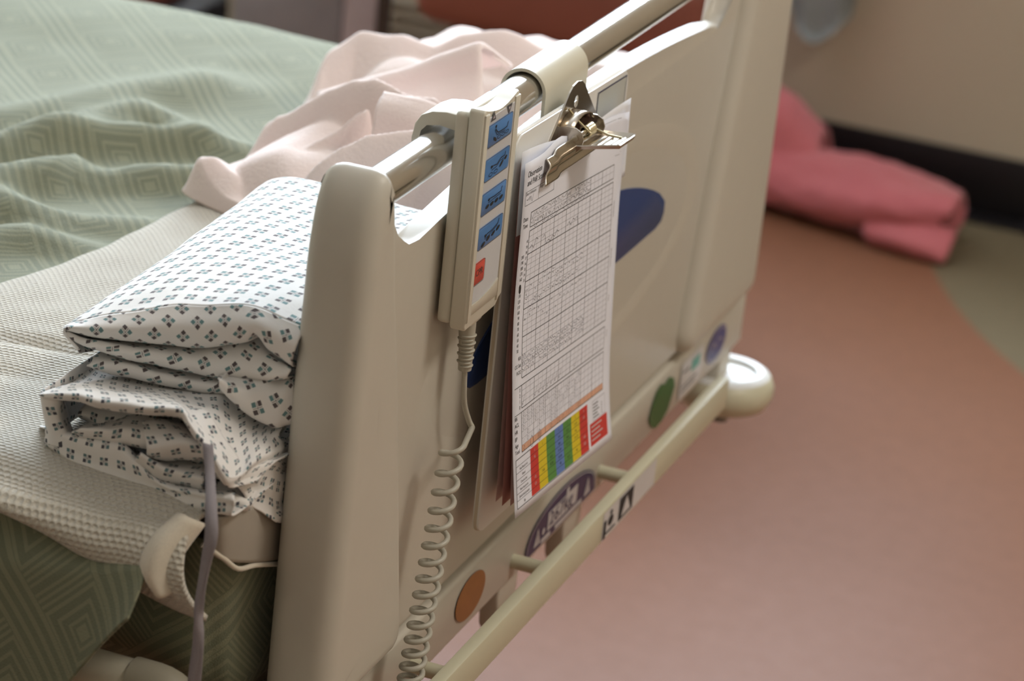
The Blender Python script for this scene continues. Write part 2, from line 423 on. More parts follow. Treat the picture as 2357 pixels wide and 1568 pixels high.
# window: frame, mullions, sill
wf = box('window_1', WIN['x0'], WIN['x1'], YW+.06, YW+.09, WIN['z0'], WIN['z0']+.05, 'frame_white'); tag(wf, kind='structure')
for nm, a in (('window_rail', (WIN['x0'], WIN['x1'], YW+.05, YW+.09, WIN['z1']-.05, WIN['z1'])),
              ('window_mullion', (-1.22, -1.18, YW+.05, YW+.09, WIN['z0'], WIN['z1'])),
              ('window_stile', (WIN['x0'], WIN['x0']+.05, YW+.05, YW+.09, WIN['z0'], WIN['z1'])),
              ('window_stile', (WIN['x1']-.05, WIN['x1'], YW+.05, YW+.09, WIN['z0'], WIN['z1'])),
              ('window_sill', (WIN['x0']-.04, WIN['x1']+.04, YW-.10, YW+.04, WIN['z0']-.03, WIN['z0']))):
    box(nm, *a, 'frame_white', wf)
tag(box('baseboard_back', -1.02, X1, YW-.012, YW+.0, 0, .10, 'black', bev=.003), kind='structure')
tag(box('trim_1', -1.02, X1, YW-.05, YW-.01, 0, .006, 'black', bev=.002), kind='structure')

# ceiling lamp of the room (out of frame)
lp = empty('ceiling_lamp', (1.4, .6, ZC)); tag(lp, 'square ceiling light panel above the open floor beside the footboard', 'ceiling light')
box('lamp_housing', 1.08, 1.72, .28, .92, ZC-.06, ZC, 'frame_white', lp)
ld = bpy.data.lights.new('ceiling_lamp_right_offscreen', 'AREA'); ld.shape = 'SQUARE'; ld.size = .58; ld.energy = 23; ld.color = (1, .93, .84)
lo = bpy.data.objects.new('ceiling_lamp_right_offscreen', ld); col.objects.link(lo); lo.location = (1.4, .6, ZC-.065)

lp_fill = empty('ceiling_lamp', (.3, -1.7, ZC)); tag(lp_fill, 'added unlit square housing of a fill light, on the ceiling nearer the front wall', 'ceiling light')  # added housing of a fill light, now unlit and out of frame
box('lamp_housing', -.02, .62, -2.02, -1.38, ZC-.06, ZC, 'frame_white', lp_fill)

# ================================================================== the bed
bed = empty('hospital_bed', (0, .5, 0)); tag(bed, 'cream hospital bed with moulded footboard and steel push rail', 'bed')
def ytop(y): return .8465-((y-.5)/.33)**2*.021
left = [(.09, .531), (.095, .82), (.097, .862), (.1, .878), (.105, .886), (.112, .890), (.121, .888), (.133, .878), (.145, .862), (.153, .842), (.160, .830), (.172, .8235)]
mid = [(.19+.62*i/22, ytop(.19+.62*i/22)) for i in range(23)]
left_f = [(.02, .531), (.012, .82), (.016, .868), (.03, .89), (.055, .902), (.09, .905), (.115, .897), (.133, .882), (.145, .862), (.155, .842), (.163, .830), (.175, .8235)]
right = [(1-y, z) for y, z in left_f[::-1]]
outline = left+mid+right
panel = prism('footboard_panel', outline[::-1], -.016, 0, 'cream', bed, bev=.006, seg=4)
pl_ = [(.024, .531), (.014, .532), (.005, .537), (0., .547), (-.001, .560), (-.001, .84), (.006, .868), (.022, .89), (.045, .903), (.07, .908), (.096, .906), (.112, .897), (.121, .88), (.128, .85), (.136, .815), (.157, .735), (.186, .60), (.1945, .560), (.1955, .548), (.192, .538), (.184, .532), (.174, .531)]
pn_ = [(.090, .531), (.080, .532), (.0715, .537), (.067, .547), (.0665, .560), (.074, .75), (.080, .84), (.084, .864), (.0895, .881), (.0965, .892), (.105, .8985), (.112, .8975), (.1185, .890), (.124, .874), (.129, .85), (.136, .815), (.157, .735), (.186, .60), (.1945, .560), (.1955, .548), (.192, .538), (.184, .532), (.174, .531)]
for mir in (0, 1):
    pts = [(1-y, z) for y, z in pl_] if mir else pn_[::-1]
    soft_prism('corner_post', pts, -.034, .013, .0150, 'cream', bed)
# soft dished border and blue inlay in the panel
inl = [(.302, .684), (.3, .69), (.302, .70)]
for i in range(1, 24):
    t = i/24; y = .302+.416*t; inl.append((y, .70+.052*math.sin(math.pi*t)**.75))
inl += [(.718, .70), (.719, .69), (.714, .683), (.70, .6805), (.32, .6805), (.308, .681)]
prism('blue_inlay', inl[::-1], -.004, .0012, 'inlay', panel, bev=.0006, seg=1)
ring = []
for i in range(65):
    a = 2*math.pi*i/64
    ring.append((.51+.285*math.cos(a), .69+.095*math.sin(a)*(1 if math.sin(a) > 0 else .8)))
vv, ff = [], []
prof = [(.92, .0), (.96, .0004), (1.0, .0006), (1.04, .0004), (1.08, .0)]
for y, z in ring[:-1]:
    for k, x in prof: vv.append((x-.0003, .51+(y-.51)*k, .69+(z-.69)*(1+(k-1)*2.2)))
nP = len(prof); nR = len(ring)-1
for i in range(nR):
    for j in range(nP-1): ff.append((i*nP+j, i*nP+j+1, ((i+1) % nR)*nP+j+1, ((i+1) % nR)*nP+j))
pyd('panel_relief', vv, ff, 'cream', panel)
# push rail
n = 24
sweep('push_rail', [(-.012, .112+.776*i/n, .874) for i in range(n+1)], .0132, 'chrome', bed, sides=32)
for y in (.112, .888): pass
# lower end rail with rounded edges
o = prism('end_rail', rrect(.004, 1.022, .472, .5235, .004), -.03, -.001, 'cream', bed, bev=.009, seg=3)
endrail = o
box('seam_strip', -.027, -.008, .006, .994, .5225, .5325, 'cream', bed, bev=0)
# stickers on the end rail
SX = -.0002
def Sy(off): return lambda y, z: (SX+off, y, z)
def sticker(name, pts, mat): 
    i = Ink(Sy(.0003)); i.poly(pts); return i.build(name, mat, endrail)
def ell(cy, cz, ry, rz, n=28, rot=0):
    return [(cy+ry*math.cos(2*math.pi*i/n)*math.cos(rot)-rz*math.sin(2*math.pi*i/n)*math.sin(rot), cz+ry*math.cos(2*math.pi*i/n)*math.sin(rot)+rz*math.sin(2*math.pi*i/n)*math.cos(rot)) for i in range(n)]
sticker('orange_sticker', ell(.354, .4985, .0285, .0175), 'orange')
dome = [(.470, .478)]+[(.545-.078*math.cos(math.pi*i/20), .480+.032*math.sin(math.pi*i/20)**.8) for i in range(21)]+[(.62, .478)]
ds = sticker('weight_limit_sticker', dome, 'navy')
i = Ink(Sy(.0006)); pts = [(.545-.075*math.cos(math.pi*k/20), .4815+.0285*math.sin(math.pi*k/20)**.8) for k in range(21)]; i.path(pts, .0008)
i.rect(.512, .577, .4855, .5015); i.rect(.5, .52, .4795, .4835); i.rect(.53, .59, .4795, .4835); i.rect(.551, .557, .5015, .507)
i.poly([(.484, .482), (.498, .482), (.491, .497)]); i.poly([(.595, .482), (.609, .482), (.602, .4975)]); i.disc(.504, .489, .003, .003)
i.build('sticker_print', 'white_vinyl', ds)
i = Ink(Sy(.0009)); i.text('267kg', .5145, .4885, .0175, flip=False, sx=1.25); i.rect(.4905, .4915, .484, .4925); i.rect(.6015, .6025, .484, .492)
i.build('sticker_lettering', 'navy', ds)
sticker('green_sticker', [(.752, .492), (.757, .503), (.765, .513), (.776, .516), (.786, .512), (.798, .515), (.812, .509), (.818, .499), (.812, .490), (.805, .481), (.792, .476), (.774, .475), (.76, .482)], 'green_st')
ws = sticker('white_label', rrect(.833, .894, .479, .5135, .004), 'white_vinyl')
i = Ink(Sy(.0006)); i.rect(.862, .885, .497, .508); i.build('label_print', 'teal_st', ws)
i = Ink(Sy(.0006)); i.rect(.838, .856, .503, .505); i.rect(.838, .880, .489, .4905); i.rect(.838, .876, .4845, .486); i.build('label_lines', 'greyink', ws)
bs = sticker('blue_oval_sticker', ell(.935, .4985, .0285, .0165, rot=.05), 'oval_blue')
i = Ink(Sy(.0006)); e = ell(.935, .4985, .0255, .0142, rot=.05); i.path(e+e[:1], .0009); i.path([(.918, .495), (.925, .503), (.932, .496), (.94, .503), (.95, .499)], .0012); i.build('oval_print', 'lilac', bs)
# bumper bar standing off the end rail
bar = box('bumper_bar', .034, .044, -.05, .832, .485, .513, 'bar', bed, bev=.0012)
i = Ink(lambda y, z: (.0443, y, z))
i.rect(.515, .640, .487, .511); lab = i.build('bar_label', 'white_vinyl', bar)
i = Ink(lambda y, z: (.0446, y, z)); i.rect(.552, .585, .489, .509); i.rect(.517, .523, .487, .503); i.rect(.523, .545, .4895, .4915); i.disc(.533, .499, .006, .0045); i.disc(.533, .506, .003, .002)
i.build('label_print', 'ink', lab)
i = Ink(lambda y, z: (.0448, y, z)); i.poly([(.558, .4915), (.579, .4915), (.5685, .5065)]); i.build('label_triangle', 'white_vinyl', lab)
for y in (.25, .4425, .634): sweep('bumper_rod', [(-.02+.055*k/4, y, .489) for k in range(5)], .0058, 'bar', bed, sides=16)
for y in (.47, .612):      # hanging plates under the rail
    pts = [(y-.012, .475), (y+.028, .475), (y+.026, .44), (y+.016, .412), (y+.002, .405), (y-.010, .42), (y-.015, .45)]
    prism('under_bracket', pts[::-1], -.03, -.014, 'cream', bed, bev=.002, seg=2)
# corner roller bumpers
for y, c in ((.985, 1), (.015, -1)):
    ro = lathe('corner_roller', [(0, -.021), (.012, -.021), (.03, -.020), (.041, -.015), (.0465, -.004), (.0465, .004), (.043, .0125), (.036, .0165), (.032, .016), (.030, .0115), (0, .0115)], (-.002, y, .4395), 'bar', bed)
    lathe('roller_cap', [(0, .0122), (.0298, .0122), (.030, .016), (.036, .0172), (.0415, .0142), (.0412, .0138), (.036, .0164)], (-.002, y, .4395), 'roller_w', ro)
    box('roller_bracket', -.03, -.002, y-.02, y+.012, .44, .476, 'cream', bed, bev=.004)
    sweep('roller_pin', [(-.002, y, .405), (-.002, y, .42)], .008, 'groove', bed)
# frame, legs and castors (mostly hidden)
sweep('side_tube', [(-2.05+1.962*k/6, -.002, .570) for k in range(7)], .0135, 'steel_cream', bed, sides=20)
sweep('side_tube', [(-2.05+1.97*k/6, .945, .552) for k in range(7)], .0125, 'steel_cream', bed, sides=20)
el = [(-.075+.026*math.sin(a), -.002, .570+.026*(math.cos(a)-1)) for a in [math.pi/2*k/8 for k in range(9)]]
sweep('elbow_cap', [(-.090, -.002, .570), (-.083, -.002, .570)]+el+[(-.049, -.002, .52), (-.049, -.002, .47)], .0155, 'grey_cap', bed, sides=20)
box('deck', -2.08, -.07, .06, .94, .50, .535, 'grey_cap', bed, bev=.004)
box('frame_beam', -2.0, -.034, .12, .18, .43, .50, 'cream', bed, bev=.006)
box('frame_beam', -2.0, -.034, .82, .88, .43, .50, 'cream', bed, bev=.006)
for x in (-.35, -1.75):
    for y in (.15, .85):
        box('leg', x-.03, x+.03, y-.025, y+.025, .12, .44, 'cream', bed, bev=.005)
        c = lathe('castor', [(0, -.011), (.045, -.011), (.052, -.006), (.052, .006), (.045, .011), (0, .011)], (0, 0, 0), 'stool_black', None)
        c.data.transform(Matrix.Translation((x, y, .06)) @ Matrix.Rotation(R(90), 4, 'X') @ Matrix.Translation((0, 0, 0)))
        for v in c.data.vertices: v.co.z = max(v.co.z, .0)
        c.parent = bed; c.matrix_parent_inverse = Matrix.Translation(bed.location).inverted()
        box('castor_fork', x-.014, x+.014, y-.02, y+.02, .06, .13, 'grey_cap', bed, bev=.003)
box('headboard', -2.13, -2.09, 0, 1, .45, 1.0, 'cream', bed, bev=.012, seg=3)
mt = box('mattress', -2.08, -.062, .05, .965, .535, .672, 'taupe', None, bev=.03, seg=4)
tag(mt, 'thick taupe mattress under the sage bedspread', 'mattress')

# ================================================================== handset hung on the push rail
hs = empty('bed_handset', (.012, .255, .757)); tag(hs, 'cream bed control handset with four blue keys and curly cable', 'remote control')
HY0, HY1, HZ0, HZ1 = .2245, .2855, .757, .910
def top_dip(n=10): return [(HY1-.004-(HY1-HY0-.008)*k/n, HZ1-.0005-.0045*math.sin(math.pi*k/n)**1.0) for k in range(n+1)]
shell = [(HY0, HZ0+.003), (HY0+.002, HZ0), (HY1-.006, HZ0+.001), (HY1, HZ0+.006), (HY1, HZ1-.002), (HY1-.002, HZ1)]+top_dip()+[(HY0+.002, HZ1), (HY0, HZ1-.002)]
sh = prism('front_shell', shell[::-1][::-1], .0125, .0235, 'handset', hs, bev=.0012, seg=2)
prism('back_shell', rrect(HY0+.001, HY1-.001, HZ0+.002, HZ1-.004, .004), .0025, .0122, 'handset', hs, bev=.0025, seg=2)
for a, b in ((HY0+.0006, HY0+.0065), (HY1-.0085, HY1-.0006)):
    prism('side_rib', [(a, HZ0+.006), (b, HZ0+.009), (b, HZ1-.003), (a, HZ1-.003)], .022, .0250, 'handset', sh, bev=.0008, seg=2)
face = [(HY0+.0065, .7745), (HY0+.022, .7735), (HY1-.022, .7755), (HY1-.0085, .7795), (HY1-.0085, .9035), (HY0+.0065, .9035)]
fc = prism('keypad', face, .0225, .0240, 'handface', hs, bev=.0003, seg=1)
prism('chin', [(HY0+.0065, .7665), (HY1-.0085, .7665), (HY1-.0085, .7795), (HY1-.02, .7757), (HY0+.022, .7735), (HY0+.0065, .7745)], .0225, .0247, 'handset', sh, bev=.0005, seg=1)
KX = .0240
def icon(kind, y0, z0, par):
    """stick figure lying on a jointed bed, on a 43 x 15 mm key"""
    i = Ink(lambda a, b: (KX+.0009, y0+a, z0+b)); j = Ink(lambda a, b: (KX+.0011, y0+a, z0+b))
    if kind == 0:
        i.path([(.013, .0125), (.0125, .0105), (.017, .0072), (.027, .0068), (.033, .0072), (.0345, .0105)], .0007); i.path([(.011, .0105), (.0155, .006), (.03, .0055)], .0005)
        i.disc(.0125, .0126, .0014, .0009); i.disc(.0125, .0037, .0032, .0012, rotd=-.5)
        for cx in (.0195, .0265, .0335): i.path([(cx+.003*math.cos(t*.7854), .0036+.0011*math.sin(t*.7854)) for t in range(9)], .0004)
    if kind == 1:
        i.path([(.011, .0072), (.014, .0085), (.021, .0078), (.027, .0105), (.034, .0105), (.035, .013)], .0007); i.path([(.012, .006), (.02, .0062), (.026, .0088), (.033, .009)], .0005)
        i.disc(.0115, .0085, .0014, .0009); i.disc(.029, .0062, .0035, .0012, rotd=.5); i.disc(.036, .0085, .0024, .0012, rotd=.3)
        for cx in (.011, .0195): i.path([(cx+.0034*math.cos(t*.7854), .0033+.0012*math.sin(t*.7854)) for t in range(9)], .0004)
    if kind == 2:
        i.path([(.012, .008), (.0145, .0095), (.022, .009), (.034, .0092), (.035, .0125)], .0007); i.path([(.012, .0072), (.033, .0078)], .0005); i.disc(.0125, .0092, .0014, .0009)
        for cx in (.0105, .0185, .0265, .0345): i.disc(cx, .0048, .003, .0013, rotd=.15)
    if kind == 3:
        i.path([(.012, .0062), (.0155, .0082), (.024, .0085), (.034, .0105), (.035, .0135)], .0007); i.path([(.012, .0052), (.033, .0092)], .0005); i.disc(.0125, .0078, .0014, .0009)
        for cx, cz in ((.0095, .0024), (.018, .0045), (.0265, .0055), (.0345, .0068)): i.disc(cx, cz, .0032, .0013, rotd=.3)
    i.build('key_symbol', 'ink', par)
for k, z in enumerate((.8830, .8595, .8358, .8120)):
    b = prism('blue_key', rrect(.2312, .2738, z, z+.0152, .0022, 3), KX-.0004, KX+.0006, 'blue_key', hs, bev=.0003, seg=1)
    i = Ink(lambda a, c: (KX+.0007, a, c)); e = rrect(.2312, .2738, z, z+.0152, .0022, 3); i.path(e+e[:1], .0005); i.build('key_outline', 'greyink', b)
    icon(k, .2312, z, b)
rk = prism('red_key', rrect(.2298, .2486, .7875, .8030, .002, 3), KX-.0004, KX+.0006, 'red_key', hs, bev=.0003, seg=1)
i = Ink(lambda a, c: (KX+.0008, a, c)); i.text('CPR', .2328, .7935, .0068, flip=False); e = rrect(.2298, .2486, .7875, .8030, .002, 3); i.path(e+e[:1], .0004)
i.build('key_lettering', 'c_red' if False else 'wood_dark', rk)
for pts in ([(.2345, .9005), (.2435, .9005), (.239, .9075)], [(.2615, .9045), (.2715, .9045), (.2665, .8975)]):
    i = Ink(lambda a, c: (KX+.0003, a, c)); i.poly(pts); ar = i.build('arrow_mark', 'greyink', fc)
    cy = sum(p[0] for p in pts)/3; cz = sum(p[1] for p in pts)/3
    i = Ink(lambda a, c: (KX+.0005, a, c)); i.poly([(cy+(a-cy)*.35, cz+(b-cz)*.35) for a, b in pts]); i.build('arrow_hollow', 'lilac', ar)
# hook over the rail
HC = (-.012, .874)
pr = [(.0055, .889), (.0055, .9055)]
outer = [(.012, .872), (.012, .8975), (.004, .8995), (-.008, .9000), (-.018, .8985), (-.0255, .8945), (-.0295, .888), (-.0308, .878), (-.0305, .862), (-.029, .859)]
inner = [(-.0270, .861), (-.0272, .876), (-.0258, .8845), (-.0215, .8895), (-.012, .8915), (.0, .890), (.006, .8875), (.0075, .880), (.0075, .872)]
bm = bmesh.new(); pts = outer+inner; fa = []
for y in (.237, .2715): fa.append([bm.verts.new((x, y, z)) for x, z in pts])
bm.faces.new(fa[0]); bm.faces.new(fa[1][::-1])
for k in range(len(pts)): bm.faces.new((fa[0][k], fa[1][k], fa[1][(k+1) % len(pts)], fa[0][(k+1) % len(pts)]))
bmesh.ops.bevel(bm, geom=[e for e in bm.edges if abs(e.verts[0].co.y-e.verts[1].co.y) < 1e-6], offset=.0012, segments=2, profile=.5, affect='EDGES')
hk = from_bm('rail_hook', bm, 'handset', hs, True, 40)
box('hook_collar', .0005, .006, .2365, .272, .8885, .9005, 'handset', hk, bev=.001)
# strain relief and curly cable
sr = [(.0145, .253, .7585), (.0145, .254, .748), (.0148, .255, .735), (.015, .2555, .7175)]
st = sweep('strain_relief', sr, [.0062, .0058, .0052, .0046], 'cable', hs, sides=16)
box('cable_socket', .008, .021, .243, .2635, .7535, .7665, 'handset', hs, bev=.0015)
for k in range(9):
    z = .7435-.0028*k; r = .0057-.0001*k-.00001
    a0 = 200 if k % 2 else 255
    sweep('relief_rib', [(.0148+r*math.cos(R(a)), .2545+k*.0001+r*math.sin(R(a)), z) for a in range(a0, a0+150, 15)], .00085, 'cable', st, sides=8)
cab = [Vector(p) for p in ((.015, .2555, .72), (.0155, .2565, .705), (.016, .259, .691), (.0175, .266, .677), (.02, .268, .671))]
path = [catmull(cab, t*.2) for t in range(21)]
A0, A1, NL, r = Vector((.0235, .2265, .679)), Vector((.0235, .186, .513)), 15, .0081
tot = NL*20
for k in range(4, tot+1):
    t = k/tot; tt = t**.93 if t < 1 else 1
    c = A0.lerp(A1, 1-(1-tt)**1.12); a = 2*math.pi*k/20+.35
    path.append(c+Vector((r*math.sin(a)*.92, r*math.cos(a), 0)))
path += [Vector((.022, .178, .505)), Vector((.012, .17, .49)), Vector((-.01, .168, .47)), Vector((-.04, .17, .455))]
sweep('curly_cable', path, .0020, 'cable', hs, sides=8)

# ================================================================== clipboard with its hanger
cb = empty('clipboard', (.016, .417, .567)); tag(cb, 'white clipboard with nickel spring clip, hooked over the push rail', 'clipboard')
def tilt(x, y, z): return (x, y, z-.030*(y-.31))
bd = prism('board', rrect(.3045, .5305, .573, .8695, .011, 5), .0135, .0182, 'board', cb, bev=.0008, seg=2, frame=tilt)
prism('board_core', rrect(.3042, .5308, .5727, .8698, .011, 5), .0145, .0168, 'board_edge', bd, frame=tilt)
pr_o, pr_i = [], []
for k in range(0, 25):
    a = R(215-215*k/24); c, s = math.cos(a), math.sin(a)
    pr_o.append((-.012+.0172*c, .874+.0172*s)); pr_i.append((-.012+.0148*c, .874+.0148*s))
pr_o += [(.0052, .862), (.0058, .852), (.0125, .845), (.0133, .83)]; pr_i += [(.0028, .862), (.0034, .851), (.0105, .843), (.0110, .83)]
pts = pr_o+pr_i[::-1]; bm = bmesh.new(); fa = []
for y in (.389, .474): fa.append([bm.verts.new((x, y, z)) for x, z in pts])
n = len(pr_o)
for k in range(n-1):
    for q in (0, 1):
        F = fa[q]; quad = (F[k], F[k+1], F[2*n-2-k], F[2*n-1-k]); bm.faces.new(quad if q else quad[::-1])
for k in range(2*n): bm.faces.new((fa[0][k], fa[1][k], fa[1][(k+1) % (2*n)], fa[0][(k+1) % (2*n)]))
from_bm('hanger', bm, 'steel_cream', cb, True, 40)
# name card with a navy border
i = Ink(lambda a, c: tilt(.0185, a, c)); i.rect(.463, .5255, .8415, .8655); nc = i.build('name_card', 'card', cb)
i = Ink(lambda a, c: tilt(.0188, a, c)); i.line(.4635, .865, .525, .865, .0011); i.line(.4638, .842, .4638, .865, .0009); i.line(.5247, .842, .5247, .865, .0006); i.line(.4638, .842, .5247, .842, .0004); i.build('card_border', 'navy', nc)
# spring clip: back plate with hole
CY = .4165; PY = .4105
ctrl = [(-.052, -.004), (-.051, .003), (-.044, .012), (-.033, .022), (-.022, .0325), (-.0135, .041), (-.008, .0445), (0, .046), (.008, .0445), (.0135, .041), (.022, .0325), (.033, .022), (.044, .012), (.051, .003), (.052, -.004), (.045, -.009), (.02, -.010), (0, -.010), (-.02, -.010), (-.045, -.009)]
n = len(ctrl); vv, ff = [], []
for x in (.0184, .0196):
    for a, c in ctrl: vv.append(tilt(x, PY+.003+a*1.12, .8365+c*1.06))
    for k in range(n):
        a, c = ctrl[k]; an = math.atan2(c-.031, a); vv.append(tilt(x, PY+.003+.0040*math.cos(an), .8705+.0046*math.sin(an)))
for k in range(n):
    k2 = (k+1) % n
    ff += [(2*n+k, 2*n+k2, 3*n+k2, 3*n+k), (k, n+k, n+k2, k2), (k, k2, 2*n+k2, 2*n+k), (n+k, 3*n+k, 3*n+k2, n+k2)]
bp = pyd('clip_plate', vv, ff, 'nickel', cb, False)
for y in (-.044, .044): 
    rv = lathe('rivet', [(.0026, -.0002), (.0026, .0006), (.0016, .0014), (0, .0017)], (0, 0, 0), 'chrome', bp, seg=14)
    rv.data.transform(Matrix.Translation(tilt(.0196, PY+.003+y*1.1, .8345)) @ Matrix.Rotation(R(90), 4, 'Y'))
# hinge: lugs, rod, spring
HX, HZ = .0325, .8535; HC_ = CY-.012; HW = .0215
for sgn in (-1, 1):
    y = HC_+sgn*HW
    pts = [(.0195, .840), (.0195, .859), (.026, .8605), (.032, .8605), (.0365, .858), (.0385, .853), (.0375, .8475), (.034, .8435), (.027, .841)]
    bm = bmesh.new(); A = [bm.verts.new(tilt(px, y-.0006, pz)) for px, pz in pts]; B = [bm.verts.new(tilt(px, y+.0006, pz)) for px, pz in pts]
    bm.faces.new(A); bm.faces.new(B[::-1])
    for k in range(len(pts)): bm.faces.new((A[k], B[k], B[(k+1) % len(pts)], A[(k+1) % len(pts)]))
    from_bm('hinge_lug', bm, 'nickel_dark', cb, False)
sweep('hinge_rod', [tilt(HX, HC_-.0235+.047*k/6, HZ) for k in range(7)], .0022, 'nickel', cb, sides=14)
sp = []
for k in range(9*14+1):
    a = 2*math.pi*k/14; sp.append(tilt(HX+.0040*math.cos(a), HC_-.003+.0125*k/(9*14), HZ+.0040*math.sin(a)))
sp = [tilt(.0205, HC_-.008, .869), tilt(.026, HC_-.005, .862)]+sp+[tilt(.044, HC_+.013, .8500), tilt(.054, HC_+.015, .8492)]
sweep('clip_spring', sp, .0009, 'brass', cb, sides=8)
sp = [tilt(.0232+.0028*math.cos(2*math.pi*k/12), HC_-.018+.010*k/84, .858+.0028*math.sin(2*math.pi*k/12)) for k in range(85)]
sweep('clip_spring', sp, .0008, 'nickel', cb, sides=6)
# arched bridge behind the rod
vv, ff = [], []
for k in range(13):
    a = math.pi*k/12
    for x in (.0198, .030): vv.append(tilt(x, HC_-.0205*math.cos(a), .857+.0085*math.sin(a)))
for k in range(12): ff.append((2*k, 2*k+1, 2*k+3, 2*k+2))
solid(pyd('clip_arch', vv, ff, 'nickel_dark', cb), .001)
# thumb lever: ribbed tray tapering to the tip, with raised rim
def lev(u, v, h=0.):   # u 0..1 from hinge to tip, v -1..1 across
    hw = .0235-.0062*max(0, u-.12)/.88; return tilt(.0335+.0285*u, HC_+.004*u+v*hw, .8455+.0040*u+h)
vv, ff = [], []; NU, NV = 40, 12
for a in range(NU+1):
    for b in range(NV+1):
        u, v = a/NU, -1+2*b/NV; rim = .003 if abs(v) > .99 else 0
        rid = .0009*max(0, math.sin((u-.15)*2*math.pi*6.5)) if .15 < u < .93 and abs(v) < .72 else 0
        if u > .985: rim = max(rim, .0026)
        vv.append(lev(u, v, rim+rid))
for a in range(NU):
    for b in range(NV): k = a*(NV+1)+b; ff.append((k, k+1, k+NV+2, k+NV+1))
solid(pyd('thumb_lever', vv, ff, 'nickel_dark', cb, False), .0009)
# pressure jaw
J = []
for xo, zt, zc, y0_ in ((.0300, .8505, .8530, -.073), (.0340, .8460, .8475, -.075), (.0330, .8400, .8415, -.079), (.0350, .8345, .8365, -.0835)):
    row_ = []
    for yo in (y0_, y0_+.008, -.060, -.052, -.03, -.01, .012, .026):
        row_.append((xo+(.0006 if yo < -.055 else 0), HC_+yo, zt if yo < -.055 else zc))
    J.append(row_)
J = [[tilt(*p) for p in r_] for r_ in J]
patch('clip_jaw', J, 40, 14, 'nickel', cb, th=.001)

# ================================================================== the sheets on the clipboard
def SH(s, t, o=0.):
    x = .0285+.045*t+.9*max(0, t-.19)**2
    x -= .0035*math.exp(-((s-.12)/.05)**2)*math.exp(-(t/.03)**2)
    x += .004*max(0, (s-.185)/.02)**2*math.exp(-((t-.0)/.05)**2)       # curled top corner
    x += .0016*math.sin(t*30+1)*math.exp(-(s/.05)**2)                  # wavy left edge
    return (x+o, .291+s+.035*max(0, t-.03), .866-t-.082*s)
def sheet(name, S, w, h, mat, nx=16, ny=40, parent=None, top=None):
    v, f = [], []
    for j in range(ny+1):
        for i in range(nx+1): t0 = top(w*i/nx) if top else 0; v.append(S(w*i/nx, t0+(h-t0)*j/ny))
    for j in range(ny):
        for i in range(nx): k = j*(nx+1)+i; f.append((k, k+1, k+nx+2, k+nx+1))
    return solid(pyd(name, v, f, mat, parent), .00012)
PW, PH = .2055, .270
ch = sheet('observation_chart', SH, PW, PH, 'paper', top=lambda s: .0085-.005*math.exp(-((s-.07)/.022)**2)+.006*math.exp(-((s-.13)/.03)**4)); tag(ch, 'white observation chart with ruled grids and coloured score bands, front sheet on clipboard', 'paper')
P = lambda o=.0002: Ink(lambda s, t: SH(s, t, o))
hv, fi = P(.00022), P(.0002)
def grid(x0, x1, y0, y1, nc, sub, rows, heavy_rows=(), wh=.00055, wf=.00022):
    for c in range(nc*sub+1):
        x = x0+(x1-x0)*c/(nc*sub); big = c % sub == 0
        (hv if big else fi).line(x, y0, x, y1, wh if c in (0,) else (.0004 if big else wf), max(3, int((y1-y0)/.012)))
    for k, y in enumerate(rows):
        big = k in heavy_rows or k in (0, len(rows)-1)
        (hv if big else fi).line(x0, y, x1, y, wh if big else wf, 10)
L, Rr = .0175, .1895
grid(L, Rr, .0465, .0572, 7, 3, [.0465, .0518, .0572])
rows = []; maj = [.0600, .0772, .0975, .1180, .1385, .1690]; hr = []
for a, b, n in zip(maj, maj[1:], (4, 5, 5, 5, 7)):
    hr.append(len(rows)); rows += [a+(b-a)*k/n for k in range(n)]
rows.append(maj[-1]); grid(L, Rr, .060, .169, 7, 3, rows, hr)
grid(L, Rr, .1742, .1915, 7, 3, [.1742+.00433*k for k in range(5)]); hv.line(.004, .1742, L, .1742, .0005)
grid(L, Rr, .1945, .2248, 7, 3, [.1945+.00505*k for k in range(7)]); hv.line(.004, .1945, L, .1945, .0005)
hv.line(.004, .0295, .0625, .0295, .0003, 4); hv.line(.004, .0393, .0625, .0393, .0003, 4)
for x in (.004, .0305, .0625): hv.line(x, .0295, x, .0393, .0003)
fi.line(.150, .0, .150, .0004, .0002); fi.line(.165, .012, .199, .012, .0003, 4); fi.line(.199, .012, .199, .040, .0003, 4); fi.line(.19, .040, .199, .040, .0003)
# colour table
CX = [.0345, .0515, .0685, .0863, .1035, .1210, .1383, .1557]; T0, T1 = .2278, .2640
hv.line(.005, T0, .0345, T0, .0006, 3); hv.line(.005, T1+.0005, CX[-1], T1+.0005, .0005, 10); hv.line(.005, T0, .005, T1, .0005, 3)
for k in range(1, 7): hv.line(.005, T0+(T1-T0)*k/7, CX[-1], T0+(T1-T0)*k/7, .0003, 12)
hv.build('heavy_rules', 'ink', ch); fi.build('fine_rules', 'fineink', ch)
pe = P(.00012); pe.rect(L, Rr, .1945+.00505*5, .2248, 12, 1); pe.build('total_row_tint', 'c_ora', ch)
for k, mt_ in enumerate(('c_red', 'c_yel', 'c_grn', 'c_blu', 'c_grn', 'c_yel', 'c_red')):
    q = P(.00012); q.rect(CX[k], CX[k+1], T0, T1, 2, 6); q.build('score_band', mt_, ch)
q = P(.00012); q.rect(.1600, .1975, .2455, .2632, 4, 3); q.build('action_box', 'c_red', ch)
q = P(.00022); e = [(.1665, .229), (.1935, .229), (.1935, .2445), (.1665, .2445), (.1665, .229)]; q.path(e, .00025)
for k in range(5): q.line(.168, .2318+.0026*k, .177+random.random()*.006, .2318+.0026*k, .0009); q.line(.186, .2345+.002*k, .1875, .2345+.002*k, .0008)
q.build('legend_box', 'greyink', ch)
